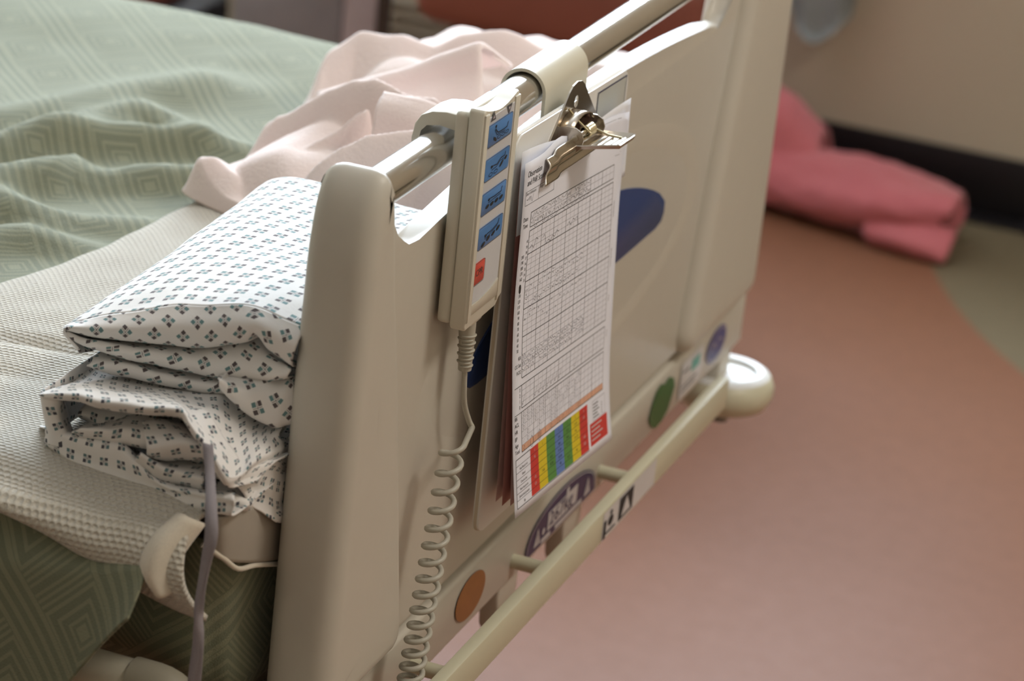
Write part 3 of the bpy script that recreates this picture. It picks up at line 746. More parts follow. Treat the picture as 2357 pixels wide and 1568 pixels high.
# printed lettering
t = P(.00022)
t.text('Observation', .006, .0195, .0062, shear=.15, sx=.92); t.text('and PAR Scoring', .006, .0255, .0062, shear=.15, sx=.92)
t.text('Date of Admission', .005, .0322, .0031, sx=.85); t.text('Weight', .0325, .0322, .0031, sx=.85)
t.text('Date', .0035, .0510, .0045); t.text('Time', .0035, .0560, .0045)
for k, wd in enumerate(('RR', 'ACL', 'HR', 'BP', 'Age', 'Total')): t.text(wd, .004, .1985+.00505*k, .0043)
for k in range(4): t.text(str(3-k), .0130, .1785+.00435*k, .0038)
for k, wd in enumerate(('RR', 'O2 Sat', 'FiO2')): t.text(wd, .0155, .1545+.0052*k, .0040, align='RIGHT')
for k in range(18):
    if k not in (5, 6): t.text(str(200-10*k), .0105, .0785+.0041*k, .0036, align='RIGHT', sx=.9)
for k in range(8): t.text(str(40-k), .0160, .0680+.0041*k, .0030, align='RIGHT', sx=.9)
t.poly([(.006, .0985), (.0075, .0972), (.0095, .0978), (.0103, .1), (.0098, .1035), (.0078, .1045), (.0062, .1025)])
for k, wd in enumerate(('', 'Resp Rate per min', 'Altered', 'Concious level', 'Heart rate per min', 'Systolic blood pressure', 'Age')):
    if wd: t.text(wd, .0200, T0+(T1-T0)*(k+.72)/7, .0030, align='CENTER', sx=.72)
t.build('printed_lettering', 'ink', ch)
t = P(.00022)
for k, (ms, wd) in enumerate(((.0755, 'Temperature'), (.113, 'Blood Pressure'), (.15, 'Pulse'), (.178, 'Score'))):
    t.text(wd, .1935, ms, .0026, rotd=math.pi*1.5, sx=.9)
t.build('margin_lettering', 'greyink', ch)
tw = P(.0003)
for c, r_, s_ in ((0, 0, '4'), (0, 1, '<8'), (0, 4, '<70'), (0, 5, '<79'), (6, 0, '4'), (6, 1, '>30'), (6, 4, '>130'), (6, 5, '>200')):
    tw.text(s_, (CX[c]+CX[c+1])/2, T0+(T1-T0)*(r_+.75)/7, .0032, align='CENTER', sx=.8)
for k in range(4): tw.rect(.1625, .1625+.018+random.random()*.012, .2480+.0035*k, .2490+.0035*k)
tw.build('white_lettering', 'white_vinyl', ch)
tb = P(.0003)
for c, r_, s_ in ((1, 0, '2'), (1, 4, '71-80'), (2, 0, '1'), (2, 3, '40-50'), (2, 4, '81-100'), (3, 0, '0'), (3, 1, '9-14'), (3, 2, 'Alert'), (3, 3, '51-100'), (3, 4, '101-199'), (3, 5, '<50'), (4, 0, '1'), (4, 1, '15-20'), (4, 2, 'Voice'), (4, 3, '101-110'), (4, 5, '50-70'), (5, 0, '2'), (5, 1, '21-29'), (5, 2, 'Pain'), (5, 3, '111-129'), (5, 5, '>70')):
    tb.text(s_, (CX[c]+CX[c+1])/2, T0+(T1-T0)*(r_+.75)/7, .0030, align='CENTER', sx=.75)
tb.build('band_lettering', 'ink', ch)
# handwriting: dates, readings, ticks and scores
rd = random.Random(11); pn = P(.00026)
def scrawl(x, y, w, h, n):
    pts = []
    for k in range(n): pts.append((x+w*k/(n-1)+rd.uniform(-1, 1)*w*.12, y-h*rd.random()))
    pn.path(pts, .00026)
scrawl(.0065, .0385, .012, .006, 9)
cw = (Rr-L)/21
for c in range(15):
    x = L+cw*c
    if c < 2 or rd.random() < .8: scrawl(x+.001, .0512, cw*.8, .0038, 6)
    scrawl(x+.001, .0565, cw*.85, .004, 7)
    if rd.random() < .6: scrawl(x, .0595, cw*.7, .002, 4)
    scrawl(x+.0008, .1555, cw*.75, .0036, 6); scrawl(x+.0008, .1600, cw*.8, .0036, 7)
    if rd.random() < .75: scrawl(x+.0008, .1650, cw*.75, .0034, 6)
pts = [(L+cw*(c+.3), y) for c, y in enumerate((.0735, .0745, .0700, .0712, .0770, .0768, .0755, .0735, .0725, .0728, .0742, .0720, .0775))]
for a, b in zip(pts, pts[1:]):
    if rd.random() < .75: pn.path([a, ((a[0]+b[0])/2, min(a[1], b[1])-.002), b], .0003)
for c in range(14):
    x = L+cw*(c+.4); y1 = .105+rd.uniform(-.004, .004); y2 = .126+rd.uniform(-.006, .006); y3 = .114+rd.uniform(-.004, .004)
    pn.path([(x-.001, y1-.0015), (x, y1), (x+.001, y1-.0015)], .0003); pn.path([(x-.001, y2+.0015), (x, y2), (x+.001, y2+.0015)], .0003); pn.path([(x-.0015, y3), (x+.0015, y3+.001), (x+.003, y3-.001)], .0003)
    if rd.random() < .6: scrawl(x-.002, y1-.003, .005, .002, 5)
    if rd.random() < .5: scrawl(x-.002, y3+.004, .005, .002, 5)
for c in (0, 3, 4, 5, 6, 7, 8, 9, 13):
    x = L+cw*c; pn.path([(x+.001, .188), (x+.002, .1895), (x+.0055, .183)], .0003)
for c in range(15):
    for r_ in range(6):
        if rd.random() < .82:
            x, y = L+cw*(c+.5), .1945+.00505*(r_+.5)
            if rd.random() < .55: pn.path([(x+.0013*math.cos(q*.9), y+.0017*math.sin(q*.9)) for q in range(8)], .00028)
            else: pn.path([(x+.0004, y-.0018), (x-.0002, y+.0018)], .00028)
for c in (2, 4): 
    x = L+cw*(c+.5); pn.path([(x+.0028*math.cos(q*.7), .2225+.0042*math.sin(q*.7)) for q in range(10)], .0003)
pn.build('handwriting', 'pen', ch)
# sheets behind the chart
def backsheet(name, y0, dx, sp, mat, label, w=.206, h=.272, ztop=.868, lines=True, ink='wood_dark'):
    def S(s, t, o=0.): return (.0192+dx+sp*(t/.27)**1.6+o+.002*math.sin(s*18+t*9)*t/.27, y0+s+.02*t, ztop-t-.075*s)
    ob = sheet(name, S, w, h, mat, 10, 24, top=lambda s: .018); tag(ob, label, 'paper')
    if lines:
        i = Ink(lambda s, t: S(s, t, .0002))
        for k in range(14): i.line(.006, .09+.012*k, .075, .09+.012*k, .0003, 4)
        for x in (.006, .028, .075): i.line(x, .09, x, .246, .0003, 6)
        i.build('form_rules', ink, ob)
        i = Ink(lambda s, t: S(s, t, .0002))
        for k in range(13):
            for q in range(1+rd.randint(1, 2)): i.rect(.0075, .0075+.008+rd.random()*.008, .0935+.012*k+.0035*q, .0946+.012*k+.0035*q)
        i.build('form_lettering', ink, ob)
    return ob
backsheet('admission_form', .3125, .0002, .004, 'paper_pink', 'pink form lying against the clipboard board, rearmost sheet', lines=False)
backsheet('fluid_form', .3085, .0016, .009, 'paper_red', 'deep pink form behind the grey ruled sheet on the clipboard', lines=False)
backsheet('care_plan_sheet', .3115, .0036, .012, 'paper_pink', 'pinkish ruled form with small rows of print just behind the observation chart')
def S2(s, t, o=0.): return (.0245+.005*(s/.2)**4+.03*t, .2990+s, .8625+.003*(s/.2)**4-.008*math.exp(-((s-.115)/.06)**2)-t-.080*s)
bsx = sheet('continuation_sheet', S2, .206, .06, 'paper2', 14, 12); tag(bsx, 'blank white top edge of a sheet showing above the chart at the clip', 'paper')

# ================================================================== bedding
def ridge(x, y, pts, pw=2.):
    """height and distance to a polyline of (x, y, h, w)"""
    best = 0.
    for (ax, ay, ah, aw), (bx, by, bh, bw) in zip(pts, pts[1:]):
        dx, dy = bx-ax, by-ay; L2 = dx*dx+dy*dy or 1e-9
        t = max(0., min(1., ((x-ax)*dx+(y-ay)*dy)/L2)); d = math.hypot(x-ax-dx*t, y-ay-dy*t)
        h = ah+(bh-ah)*t; w = aw+(bw-aw)*t
        best = max(best, h*math.exp(-(d/w)**pw*1.2))
    return best
def nz(x, y, z=0.): return noise.noise(Vector((x, y, z)))
def sm(a, b, v):
    t = max(0., min(1., (v-a)/(b-a))); return t*t*(3-2*t)
# --- sage bedspread: top, near side drape with a turned-back corner, far side drape
SR = [[(-.541, .586, .010, .03), (-.505, .667, .014, .03), (-.482, .725, .014, .035), (-.452, .781, .012, .035), (-.416, .786, .004, .03)],
      [(-.507, .529, .010, .022), (-.482, .562, .014, .022), (-.469, .626, .018, .024), (-.45, .666, .018, .024), (-.422, .667, .014, .022), (-.385, .652, .008, .02)],
      [(-.60, .43, .01, .02), (-.496, .50, .016, .02), (-.465, .565, .018, .02), (-.427, .613, .018, .02), (-.384, .640, .014, .02), (-.33, .64, .01, .02)],
      [(-.52, .38, .014, .022), (-.459, .447, .018, .022), (-.437, .49, .020, .02), (-.432, .517, .016, .02), (-.404, .509, .010, .018), (-.381, .539, .014, .02), (-.337, .567, .012, .02)],
      [(-.50, .30, .014, .024), (-.438, .413, .016, .022), (-.397, .408, .012, .02), (-.366, .419, .008, .02), (-.33, .445, .006, .02)],
      [(-.46, .22, .012, .02), (-.42, .318, .014, .02), (-.39, .367, .012, .018), (-.34, .374, .006, .018)]]
def spread_z(x, y):
    z = .684+.004*nz(x*6, y*5)+.0018*nz(x*22, y*19, 3)
    for r_ in SR: z += ridge(x, y, r_)*1.2
    z += .010*sm(.70, .95, y)*(1-sm(-.35, -.15, x))
    return z
v, uv, f = [], [], []
NX, NS = 150, 120
xs = [-2.07+2.0*(1-(1-k/NX)**1.9) for k in range(NX+1)]
def hem(x): return max(.36, .662-1.32*max(0., -.052-x))+.004*math.sin(x*60)
for x in xs:
    for k in range(NS+1):
        q = k/NS
        if q < .25:              # near side hangs down
            a = q/.25; hz = min(hem(x), .668); z0 = spread_z(x, .0)-.012; z = hz+(z0-hz)*a
            y = -.022-.010*math.sin(x*23+1)*(1-a)-.006*nz(x*14, z*10)+.018*sm(.8, 1, a)-.034*(1-a)
            sarc = -(z0-z)
        elif q > .93:
            a = (q-.93)/.07; z = spread_z(x, .985)-.012-a*.25; y = .985+.012*a+.008*math.sin(x*19)*a; sarc = .985+a*.25
        else:
            a = (q-.25)/.68; y = -.004+a*.989; z = spread_z(x, y)-.012*math.exp(-(max(0, y+.004)/.012))-.012*math.exp(-(max(0, .985-y)/.012)); sarc = y
        v.append((x, y, z)); uv.append((x, sarc))
for a in range(NX):
    for b in range(NS): k = a*(NS+1)+b; f.append((k, k+NS+1, k+NS+2, k+1))
bs_ = pyd('bedspread', v, f, 'spread', None, True, uv); solid(bs_, .002); tag(bs_, 'sage green woven bedspread with diamond pattern, rumpled over the mattress', 'bedspread')
# tucked corner of the same spread under the turned-back flap
TU = [[(-.20, .04, .672), (-.12, .045, .668), (-.075, .036, .664), (-.06, .04, .66), (-.048, .06, .655), (-.045, .12, .65)],
      [(-.20, .035, .63), (-.12, .04, .625), (-.075, .033, .62), (-.06, .04, .618), (-.048, .06, .615), (-.045, .12, .61)],
      [(-.20, .035, .58), (-.12, .04, .575), (-.075, .036, .570), (-.06, .045, .565), (-.048, .06, .56), (-.045, .12, .56)],
      [(-.20, .05, .556), (-.12, .05, .555), (-.075, .05, .55), (-.06, .055, .545), (-.05, .07, .54), (-.047, .12, .54)]]
patch('tucked_corner', TU, 30, 24, 'spread', bs_, wr=.003, wscale=18, th=.002)
# --- cream cellular blanket folded across the foot of the bed
v, uv, f = [], [], []
NX, NS = 80, 100
def wz(x, y):
    z = .6955+.0025*nz(x*11, y*9, 5)+.0015*nz(x*30, y*30, 1)+.35*max(0, spread_z(x, y)-.690)
    for cx, cy, L_, an in ((-.265, .175, .045, .1), (-.30, .115, .05, .1), (-.22, .26, .03, .2)):
        dx, dy = x-cx, y-cy; a_ = dx*math.cos(an)+dy*math.sin(an); b_ = -dx*math.sin(an)+dy*math.cos(an)
        z -= .008*math.exp(-(a_/L_)**2-(b_/.008)**2)-.003*math.exp(-(a_/L_)**2-((b_+.016)/.012)**2)
    return z
for a in range(NX+1):
    for b in range(NS+1):
        q = b/NS
        if q < .18:
            w_ = q/.18; y = .0; 
        yy = -.004+(q-.18)/.82*.66 if q >= .18 else -.004
        xl = -.395+.14*yy+.006*math.sin(yy*21); xr = -.040-.013*q/.18 if q < .18 else -.053+.013*sm(0, .06, yy); x = xl+(xr-xl)*a/NX
        z0 = wz(x, max(yy, 0))
        edge = .018*math.exp(-((x-xl)/.010)) + .022*math.exp(-((xr-x)/.016))*sm(.0, .05, yy)
        if q < .18:
            hemz = .685-.050*sm(-.24, -.03, x)-.006
            z1 = z0-.010-edge; hemz = min(hemz, z1-.012); z = hemz+(z1-hemz)*w_; y = -.006-.020*math.sin(math.pi*min(1, w_*1.0)*.9)-.004*nz(x*20, z*20); sarc = -(z0-z)
        else:
            y = yy; z = z0-edge-.010*math.exp(-(max(0, yy+.004)/.010)); sarc = yy
        v.append((x, y, z)); uv.append((x, sarc))
for a in range(NX):
    for b in range(NS): k = a*(NS+1)+b; f.append((k, k+NS+1, k+NS+2, k+1))
wf_ = pyd('cellular_blanket', v, f, 'waffle', None, True, uv); solid(wf_, .004); tag(wf_, 'cream cellular weave blanket folded across the foot of the bed', 'blanket')
HM = [[(-.064, -.004, .694), (-.074, -.018, .680), (-.076, -.026, .664), (-.066, -.026, .652)], [(-.058, -.008, .696), (-.066, -.026, .680), (-.067, -.034, .664), (-.060, -.032, .650)],
      [(-.052, -.006, .694), (-.059, -.022, .678), (-.060, -.028, .664), (-.056, -.026, .651)], [(-.048, .0, .690), (-.055, -.012, .674), (-.056, -.016, .664), (-.054, -.014, .653)]]
patch('folded_hem', HM, 16, 18, 'hem', wf_, th=.003)
LN = [[(-.050, .012, .690), (-.041, .012, .692), (-.038, .05, .685), (-.038, .10, .675)], [(-.050, .012, .677), (-.041, .014, .678), (-.0375, .05, .665), (-.038, .10, .655)],
      [(-.050, .014, .664), (-.042, .020, .658), (-.038, .055, .643), (-.038, .10, .627)]]
patch('blanket_lining', LN, 20, 14, 'lining', wf_, th=.002)
LE = [Vector(p) for p in ((-.052, .006, .672), (-.047, .010, .668), (-.042, .018, .660), (-.0385, .032, .648), (-.0375, .055, .641), (-.0375, .09, .627))]
sweep('lining_edge', [catmull(LE, k_/4) for k_ in range(21)], .0017, 'hem', wf_, sides=8)
# --- pale pink fleece blanket heaped behind the rail
PR = [([(-.318, .60, .02, .03), (-.304, .60, .035, .022), (-.29, .596, .05, .022), (-.269, .591, .064, .022), (-.246, .587, .078, .022), (-.222, .582, .092, .022), (-.203, .578, .099, .022), (-.186, .573, .10, .02), (-.172, .569, .099, .02), (-.139, .56, .098, .024), (-.06, .55, .07, .03)]),
      ([(-.24, .44, .03, .02), (-.206, .45, .052, .022), (-.195, .46, .063, .022), (-.181, .47, .077, .022), (-.165, .48, .087, .024), (-.143, .49, .095, .026), (-.119, .50, .10, .028), (-.06, .48, .06, .04)]),
      ([(-.262, .50, .035, .02), (-.23, .53, .060, .016), (-.213, .537, .069, .013), (-.204, .543, .080, .012), (-.195, .55, .088, .012)]),
      ([(-.33, .53, .022, .03), (-.315, .51, .03, .03), (-.28, .50, .03, .03)]),
      ([(-.34, .78, .045, .05), (-.313, .80, .062, .04), (-.269, .80, .066, .05), (-.245, .80, .066, .04), (-.222, .80, .080, .035), (-.195, .80, .088, .04), (-.167, .80, .090, .045), (-.143, .80, .085, .05), (-.111, .80, .082, .05), (-.07, .80, .080, .05)])]
v, uv, f = [], [], []
NX, NY = 170, 260
for a in range(NX+1):
    for b in range(NY+1):
        q = b/NY; p_ = a/NX
        y = .435+.51*q; xl = -.322+.010*math.sin(y*22)-.03*sm(.6, .9, y)+.12*sm(.51, .44, y); x = xl+(-.036-xl)*p_
        z = .055*sm(0, .30, p_)*sm(.44, .52, y)*(1-.6*sm(.62, .70, y)*(1-sm(.70, .76, y)))
        for r_ in PR: z = max(z, ridge(x, y, r_, 1.6))
        z += .009*(1-abs(nz(x*13+y*5, y*11-x*4, 2))*2.2)-.006+.0015*nz(x*45, y*40, 7)
        hgt = .702+.35*max(0, spread_z(x, min(y, .97))-.690)
        edge = sm(0, .05, p_)*sm(0, .05, q)*sm(0, .06, 1-q)
        z = max(hgt-.004+.012*edge, .698+z*edge)
        v.append((x, y, z)); uv.append((x, y))
for a in range(NX):
    for b in range(NY): k = a*(NY+1)+b; f.append((k, k+NY+1, k+NY+2, k+1))
pk = pyd('fleece_blanket', v, f, 'pink', None, True, uv); solid(pk, .005, -1); tag(pk, 'pale pink fleece blanket heaped on the bed behind the push rail', 'blanket')
s_ = pk.modifiers.new('smooth', 'SMOOTH'); s_.iterations = 5
FL = [[(-.285, .655, .748), (-.240, .650, .770), (-.191, .645, .795), (-.147, .640, .822), (-.142, .640, .820)],
      [(-.275, .640, .738), (-.232, .634, .760), (-.185, .630, .780), (-.142, .628, .800), (-.134, .628, .798)],
      [(-.262, .620, .728), (-.222, .612, .745), (-.18, .610, .765), (-.135, .608, .782), (-.122, .610, .778)]]
FLb = [[(-.285, .69, .735), (-.24, .69, .755), (-.19, .69, .775), (-.145, .69, .795), (-.135, .69, .793)]]
patch('turned_flap', FLb+FL, 30, 26, 'pink', pk, wr=.003, wscale=22, th=.005)
CRN = [[(-.180, .545, .798), (-.165, .54, .800), (-.145, .535, .802), (-.12, .53, .80)], [(-.179, .530, .790), (-.164, .526, .792), (-.143, .52, .792), (-.118, .515, .79)], [(-.177, .520, .770), (-.163, .516, .770), (-.142, .51, .768), (-.118, .505, .764)]]
patch('hem_corner', CRN, 14, 12, 'pink', pk, wr=.001, th=.005)

# --- printed hospital gowns folded on the blanket
UP_LIP = [
    [(-0.193,0.08,0.754), (-0.173,0.08,0.755), (-0.147,0.08,0.76), (-0.118,0.08,0.764), (-0.096,0.08,0.768), (-0.068,0.08,0.778), (-0.059,0.08,0.785), (-0.05,0.08,0.777), (-0.034,0.08,0.77)],
    [(-0.19,0.074,0.758), (-0.171,0.074,0.763), (-0.145,0.074,0.77), (-0.116,0.074,0.778), (-0.094,0.074,0.783), (-0.067,0.074,0.791), (-0.056,0.074,0.794), (-0.043,0.074,0.789), (-0.03,0.074,0.785)],
    [(-0.197,0.086,0.753), (-0.178,0.086,0.764), (-0.153,0.086,0.775), (-0.125,0.086,0.786), (-0.101,0.086,0.792), (-0.076,0.086,0.799), (-0.06,0.086,0.8), (-0.045,0.086,0.797), (-0.03,0.086,0.794)],
]
UP_2 = [
    [(-0.195,0.084,0.752), (-0.183,0.084,0.748), (-0.169,0.084,0.746), (-0.133,0.084,0.746), (-0.102,0.084,0.747), (-0.085,0.084,0.748), (-0.052,0.084,0.754), (-0.036,0.084,0.76)],
    [(-0.191,0.078,0.756), (-0.177,0.078,0.754), (-0.155,0.078,0.755), (-0.124,0.078,0.757), (-0.098,0.078,0.759), (-0.078,0.078,0.762), (-0.048,0.078,0.766), (-0.033,0.078,0.768)],
    [(-0.203,0.1,0.746), (-0.187,0.1,0.747), (-0.163,0.1,0.751), (-0.132,0.1,0.756), (-0.108,0.1,0.761), (-0.084,0.1,0.77), (-0.066,0.1,0.775), (-0.043,0.1,0.763)],
]
UP_3 = [
    [(-0.177,0.085,0.734), (-0.167,0.085,0.732), (-0.153,0.085,0.732), (-0.133,0.085,0.733), (-0.115,0.085,0.734), (-0.095,0.085,0.736), (-0.08,0.085,0.739), (-0.056,0.085,0.744)],
    [(-0.173,0.078,0.738), (-0.16,0.078,0.741), (-0.145,0.078,0.743), (-0.126,0.078,0.743), (-0.11,0.078,0.743), (-0.092,0.078,0.745), (-0.074,0.078,0.748), (-0.053,0.078,0.752)],
    [(-0.175,0.095,0.741), (-0.163,0.095,0.742), (-0.148,0.095,0.742), (-0.133,0.095,0.742), (-0.11,0.095,0.744), (-0.092,0.095,0.745), (-0.079,0.095,0.746), (-0.061,0.095,0.749)],
]
UP_4 = [
    [(-0.073,0.06,0.756), (-0.07,0.064,0.748), (-0.063,0.068,0.74), (-0.051,0.073,0.731), (-0.04,0.077,0.726), (-0.036,0.081,0.728), (-0.033,0.085,0.729)],
    [(-0.072,0.058,0.76), (-0.066,0.062,0.754), (-0.058,0.066,0.747), (-0.049,0.071,0.741), (-0.04,0.075,0.739), (-0.036,0.079,0.74), (-0.032,0.083,0.74)],
    [(-0.08,0.075,0.753), (-0.07,0.077,0.754), (-0.06,0.08,0.754), (-0.051,0.083,0.755), (-0.043,0.085,0.755), (-0.039,0.087,0.757), (-0.036,0.09,0.758)],
]
LOW_A = [
    [(-0.18,0.03,0.732), (-0.167,0.028,0.733), (-0.15,0.026,0.736), (-0.138,0.024,0.736), (-0.12,0.022,0.738), (-0.102,0.02,0.742), (-0.079,0.018,0.747), (-0.068,0.012,0.745), (-0.058,0.008,0.737), (-0.049,0.006,0.729), (-0.037,0.006,0.715), (-0.036,0.02,0.714), (-0.035,0.037,0.717), (-0.035,0.078,0.71)],
    [(-0.178,0.028,0.734), (-0.163,0.022,0.739), (-0.146,0.018,0.744), (-0.134,0.016,0.745), (-0.115,0.014,0.748), (-0.098,0.012,0.75), (-0.074,0.01,0.755), (-0.065,0.006,0.751), (-0.055,0.003,0.744), (-0.046,0.002,0.735), (-0.036,0.003,0.723), (-0.035,0.018,0.719), (-0.034,0.036,0.721), (-0.035,0.078,0.714)],
    [(-0.181,0.032,0.732), (-0.17,0.034,0.736), (-0.154,0.034,0.741), (-0.14,0.032,0.743), (-0.122,0.03,0.745), (-0.104,0.028,0.747), (-0.084,0.026,0.751), (-0.071,0.02,0.747), (-0.06,0.016,0.741), (-0.05,0.013,0.734), (-0.04,0.013,0.724), (-0.038,0.026,0.72), (-0.037,0.043,0.722), (-0.037,0.082,0.716)],
    [(-0.185,0.085,0.724), (-0.179,0.085,0.726), (-0.171,0.085,0.727), (-0.161,0.085,0.728), (-0.148,0.085,0.729), (-0.135,0.085,0.73), (-0.12,0.085,0.732), (-0.105,0.085,0.734), (-0.092,0.085,0.736), (-0.082,0.085,0.738), (-0.072,0.085,0.734), (-0.062,0.085,0.729), (-0.053,0.085,0.724), (-0.039,0.085,0.725)],
]
LOW_B = [
    [(-0.178,0.036,0.697), (-0.161,0.033,0.692), (-0.143,0.029,0.689), (-0.122,0.026,0.688), (-0.1,0.022,0.686), (-0.079,0.019,0.689), (-0.056,0.015,0.692), (-0.034,0.012,0.695)],
    [(-0.178,0.032,0.705), (-0.162,0.028,0.703), (-0.142,0.025,0.7), (-0.122,0.021,0.699), (-0.098,0.017,0.697), (-0.077,0.013,0.699), (-0.056,0.01,0.701), (-0.032,0.006,0.704)],
    [(-0.18,0.034,0.708), (-0.159,0.031,0.71), (-0.139,0.028,0.713), (-0.121,0.025,0.715), (-0.106,0.021,0.709), (-0.091,0.018,0.702), (-0.059,0.015,0.703), (-0.035,0.012,0.708)],
    [(-0.2,0.07,0.694), (-0.18,0.069,0.695), (-0.16,0.067,0.697), (-0.142,0.066,0.701), (-0.125,0.064,0.7), (-0.109,0.063,0.692), (-0.08,0.061,0.688), (-0.058,0.06,0.69)],
]
LOW_LEFT = [
    [(-0.181,0.031,0.732), (-0.18,0.031,0.724), (-0.178,0.031,0.715), (-0.176,0.031,0.705), (-0.176,0.031,0.7)],
    [(-0.168,0.03,0.732), (-0.168,0.03,0.724), (-0.166,0.03,0.717), (-0.162,0.03,0.71), (-0.159,0.03,0.701)],
    [(-0.178,0.055,0.719), (-0.176,0.055,0.712), (-0.174,0.055,0.705), (-0.171,0.055,0.699), (-0.167,0.055,0.693)],
]
LOW_C1 = [
    [(-0.159,0.03,0.711), (-0.14,0.03,0.712), (-0.124,0.03,0.713), (-0.111,0.03,0.714), (-0.103,0.03,0.715)],
    [(-0.149,0.024,0.719), (-0.134,0.024,0.722), (-0.119,0.024,0.724), (-0.107,0.024,0.726), (-0.099,0.024,0.728)],
    [(-0.158,0.04,0.711), (-0.14,0.04,0.718), (-0.123,0.04,0.724), (-0.114,0.04,0.727), (-0.107,0.04,0.729)],
]
LOW_C2 = [
    [(-0.101,0.026,0.71), (-0.09,0.026,0.712), (-0.078,0.026,0.715), (-0.066,0.026,0.718), (-0.058,0.026,0.72)],
    [(-0.098,0.014,0.726), (-0.086,0.014,0.729), (-0.073,0.014,0.732), (-0.061,0.014,0.732), (-0.054,0.014,0.733)],
    [(-0.112,0.034,0.728), (-0.102,0.034,0.731), (-0.09,0.034,0.733), (-0.081,0.034,0.732), (-0.073,0.034,0.728)],
    [(-0.124,0.06,0.719), (-0.114,0.06,0.722), (-0.101,0.06,0.724), (-0.093,0.06,0.722), (-0.086,0.06,0.717)],
]
LOW_C3 = [
    [(-0.111,0.026,0.706), (-0.102,0.026,0.701), (-0.093,0.026,0.696), (-0.085,0.026,0.696), (-0.062,0.026,0.697)],
    [(-0.102,0.014,0.718), (-0.093,0.014,0.714), (-0.082,0.014,0.711), (-0.072,0.014,0.711), (-0.056,0.014,0.712)],
    [(-0.103,0.03,0.71), (-0.094,0.03,0.709), (-0.083,0.03,0.709), (-0.071,0.03,0.71), (-0.061,0.03,0.71)],
]
LOW_D = [
    [(-0.053,0.02,0.69), (-0.047,0.026,0.685), (-0.042,0.032,0.683), (-0.038,0.039,0.685), (-0.038,0.045,0.686)],
    [(-0.048,0.01,0.702), (-0.043,0.018,0.698), (-0.039,0.025,0.696), (-0.035,0.032,0.694), (-0.035,0.04,0.694)],
    [(-0.055,0.025,0.702), (-0.049,0.031,0.7), (-0.044,0.038,0.698), (-0.04,0.044,0.695), (-0.038,0.05,0.695)],
]
LOW_E = [
    [(-0.038,0.02,0.713), (-0.038,0.035,0.696), (-0.037,0.05,0.683), (-0.032,0.065,0.67), (-0.032,0.08,0.661)],
    [(-0.038,0.03,0.713), (-0.038,0.044,0.7), (-0.037,0.058,0.688), (-0.034,0.071,0.677), (-0.034,0.085,0.67)],
    [(-0.036,0.04,0.717), (-0.035,0.051,0.708), (-0.035,0.062,0.701), (-0.035,0.074,0.695), (-0.034,0.085,0.691)],
]

XC = [-.196, -.182, -.157, -.131, -.105, -.080, -.062, -.048, -.036]
def rowz(y, zs, sh=0.): return [(x+sh, y, z) for x, z in zip(XC, zs)]
gu = empty('folded_gown', (-.115, .24, .74)); tag(gu, 'upper folded white gown with brown and teal diamond print', 'hospital gown')
top = [[(a, y+.02, z-.004) for a, y, z in UP_LIP[0]], UP_LIP[0], UP_LIP[1], UP_LIP[2],
       rowz(.125, [.756, .768, .779, .788, .794, .799, .800, .799, .797]), rowz(.19, [.757, .772, .783, .789, .793, .794, .796, .793, .790]),
       rowz(.26, [.759, .774, .783, .786, .787, .787, .788, .787, .784], -.002), rowz(.33, [.762, .774, .780, .781, .781, .780, .781, .781, .779], -.004),
       rowz(.385, [.765, .773, .775, .775, .774, .772, .773, .772, .771], -.006), rowz(.402, [.755, .760, .762, .762, .760, .758, .758, .758, .757], -.006), rowz(.40, [.735]*9, -.004)]
top = [[(r_[0][0]+.010, r_[0][1]+.004, r_[0][2]-.014)]+r_ for r_ in top]
patch('top_fold', top[3:], 70, 100, 'gown_top', gu, wr=.0016, wscale=26, th=.001)
patch('front_lip', top[:4], 70, 36, 'gown_up', gu, wr=.0016, wscale=26, th=.001)
patch('second_fold', [[(a+.004, y+.05, z-.002) for a, y, z in UP_2[0]], UP_2[0], UP_2[1], UP_2[2], [(a+.01, y+.06, z+.004) for a, y, z in UP_2[2]]], 60, 30, 'gown_up', gu, wr=.0014, wscale=40, seed=3, th=.001, uvoff=(.004, .006))
patch('third_fold', [[(a+.004, y+.05, z-.002) for a, y, z in UP_3[0]], UP_3[0], UP_3[1], UP_3[2], [(a+.01, y+.06, z+.002) for a, y, z in UP_3[2]]], 60, 30, 'gown_up', gu, wr=.002, wscale=45, seed=8, th=.001, uvoff=(.002, .001))
patch('inner_fold', [[(a+.012, y+.03, z+.004) for a, y, z in UP_3[0]], [(a+.012, y+.006, z+.0075) for a, y, z in UP_3[1]], [(a+.012, y+.004, z+.0095) for a, y, z in UP_3[2]], [(a+.012, y+.06, z+.004) for a, y, z in UP_3[2]]], 50, 16, 'gown_up', gu, wr=.002, wscale=50, seed=5, th=.001)
patch('end_fold', [[(a-.004, y+.03, z+.002) for a, y, z in UP_4[0]], UP_4[0], UP_4[1], UP_4[2], [(a-.01, y+.05, z) for a, y, z in UP_4[2]]], 36, 24, 'gown_up', gu, wr=.0016, wscale=45, seed=2, th=.001)
BK = [[(-.19, .10, .745), (-.12, .10, .75), (-.04, .10, .752)], [(-.20, .2, .742), (-.12, .2, .742), (-.04, .2, .742)], [(-.205, .395, .735), (-.12, .395, .735), (-.04, .395, .735)]]
patch('under_fold', BK, 20, 20, 'gown_up', gu, th=.001)
gl = empty('folded_gown', (-.11, .20, .695)); tag(gl, 'lower crumpled white gown with small square print and hanging grey tie', 'hospital gown')
LA = [[(a+.004, y+.025, z-.004) for a, y, z in LOW_A[0]], LOW_A[0], LOW_A[1], LOW_A[2], LOW_A[3], [(a-.006, .18, .726) for a, y, z in LOW_A[3]], [(a-.01, .38, .725) for a, y, z in LOW_A[3]]]
patch('top_fold', LA, 90, 60, 'gown_low', gl, wr=.0014, wscale=40, seed=1, th=.001)
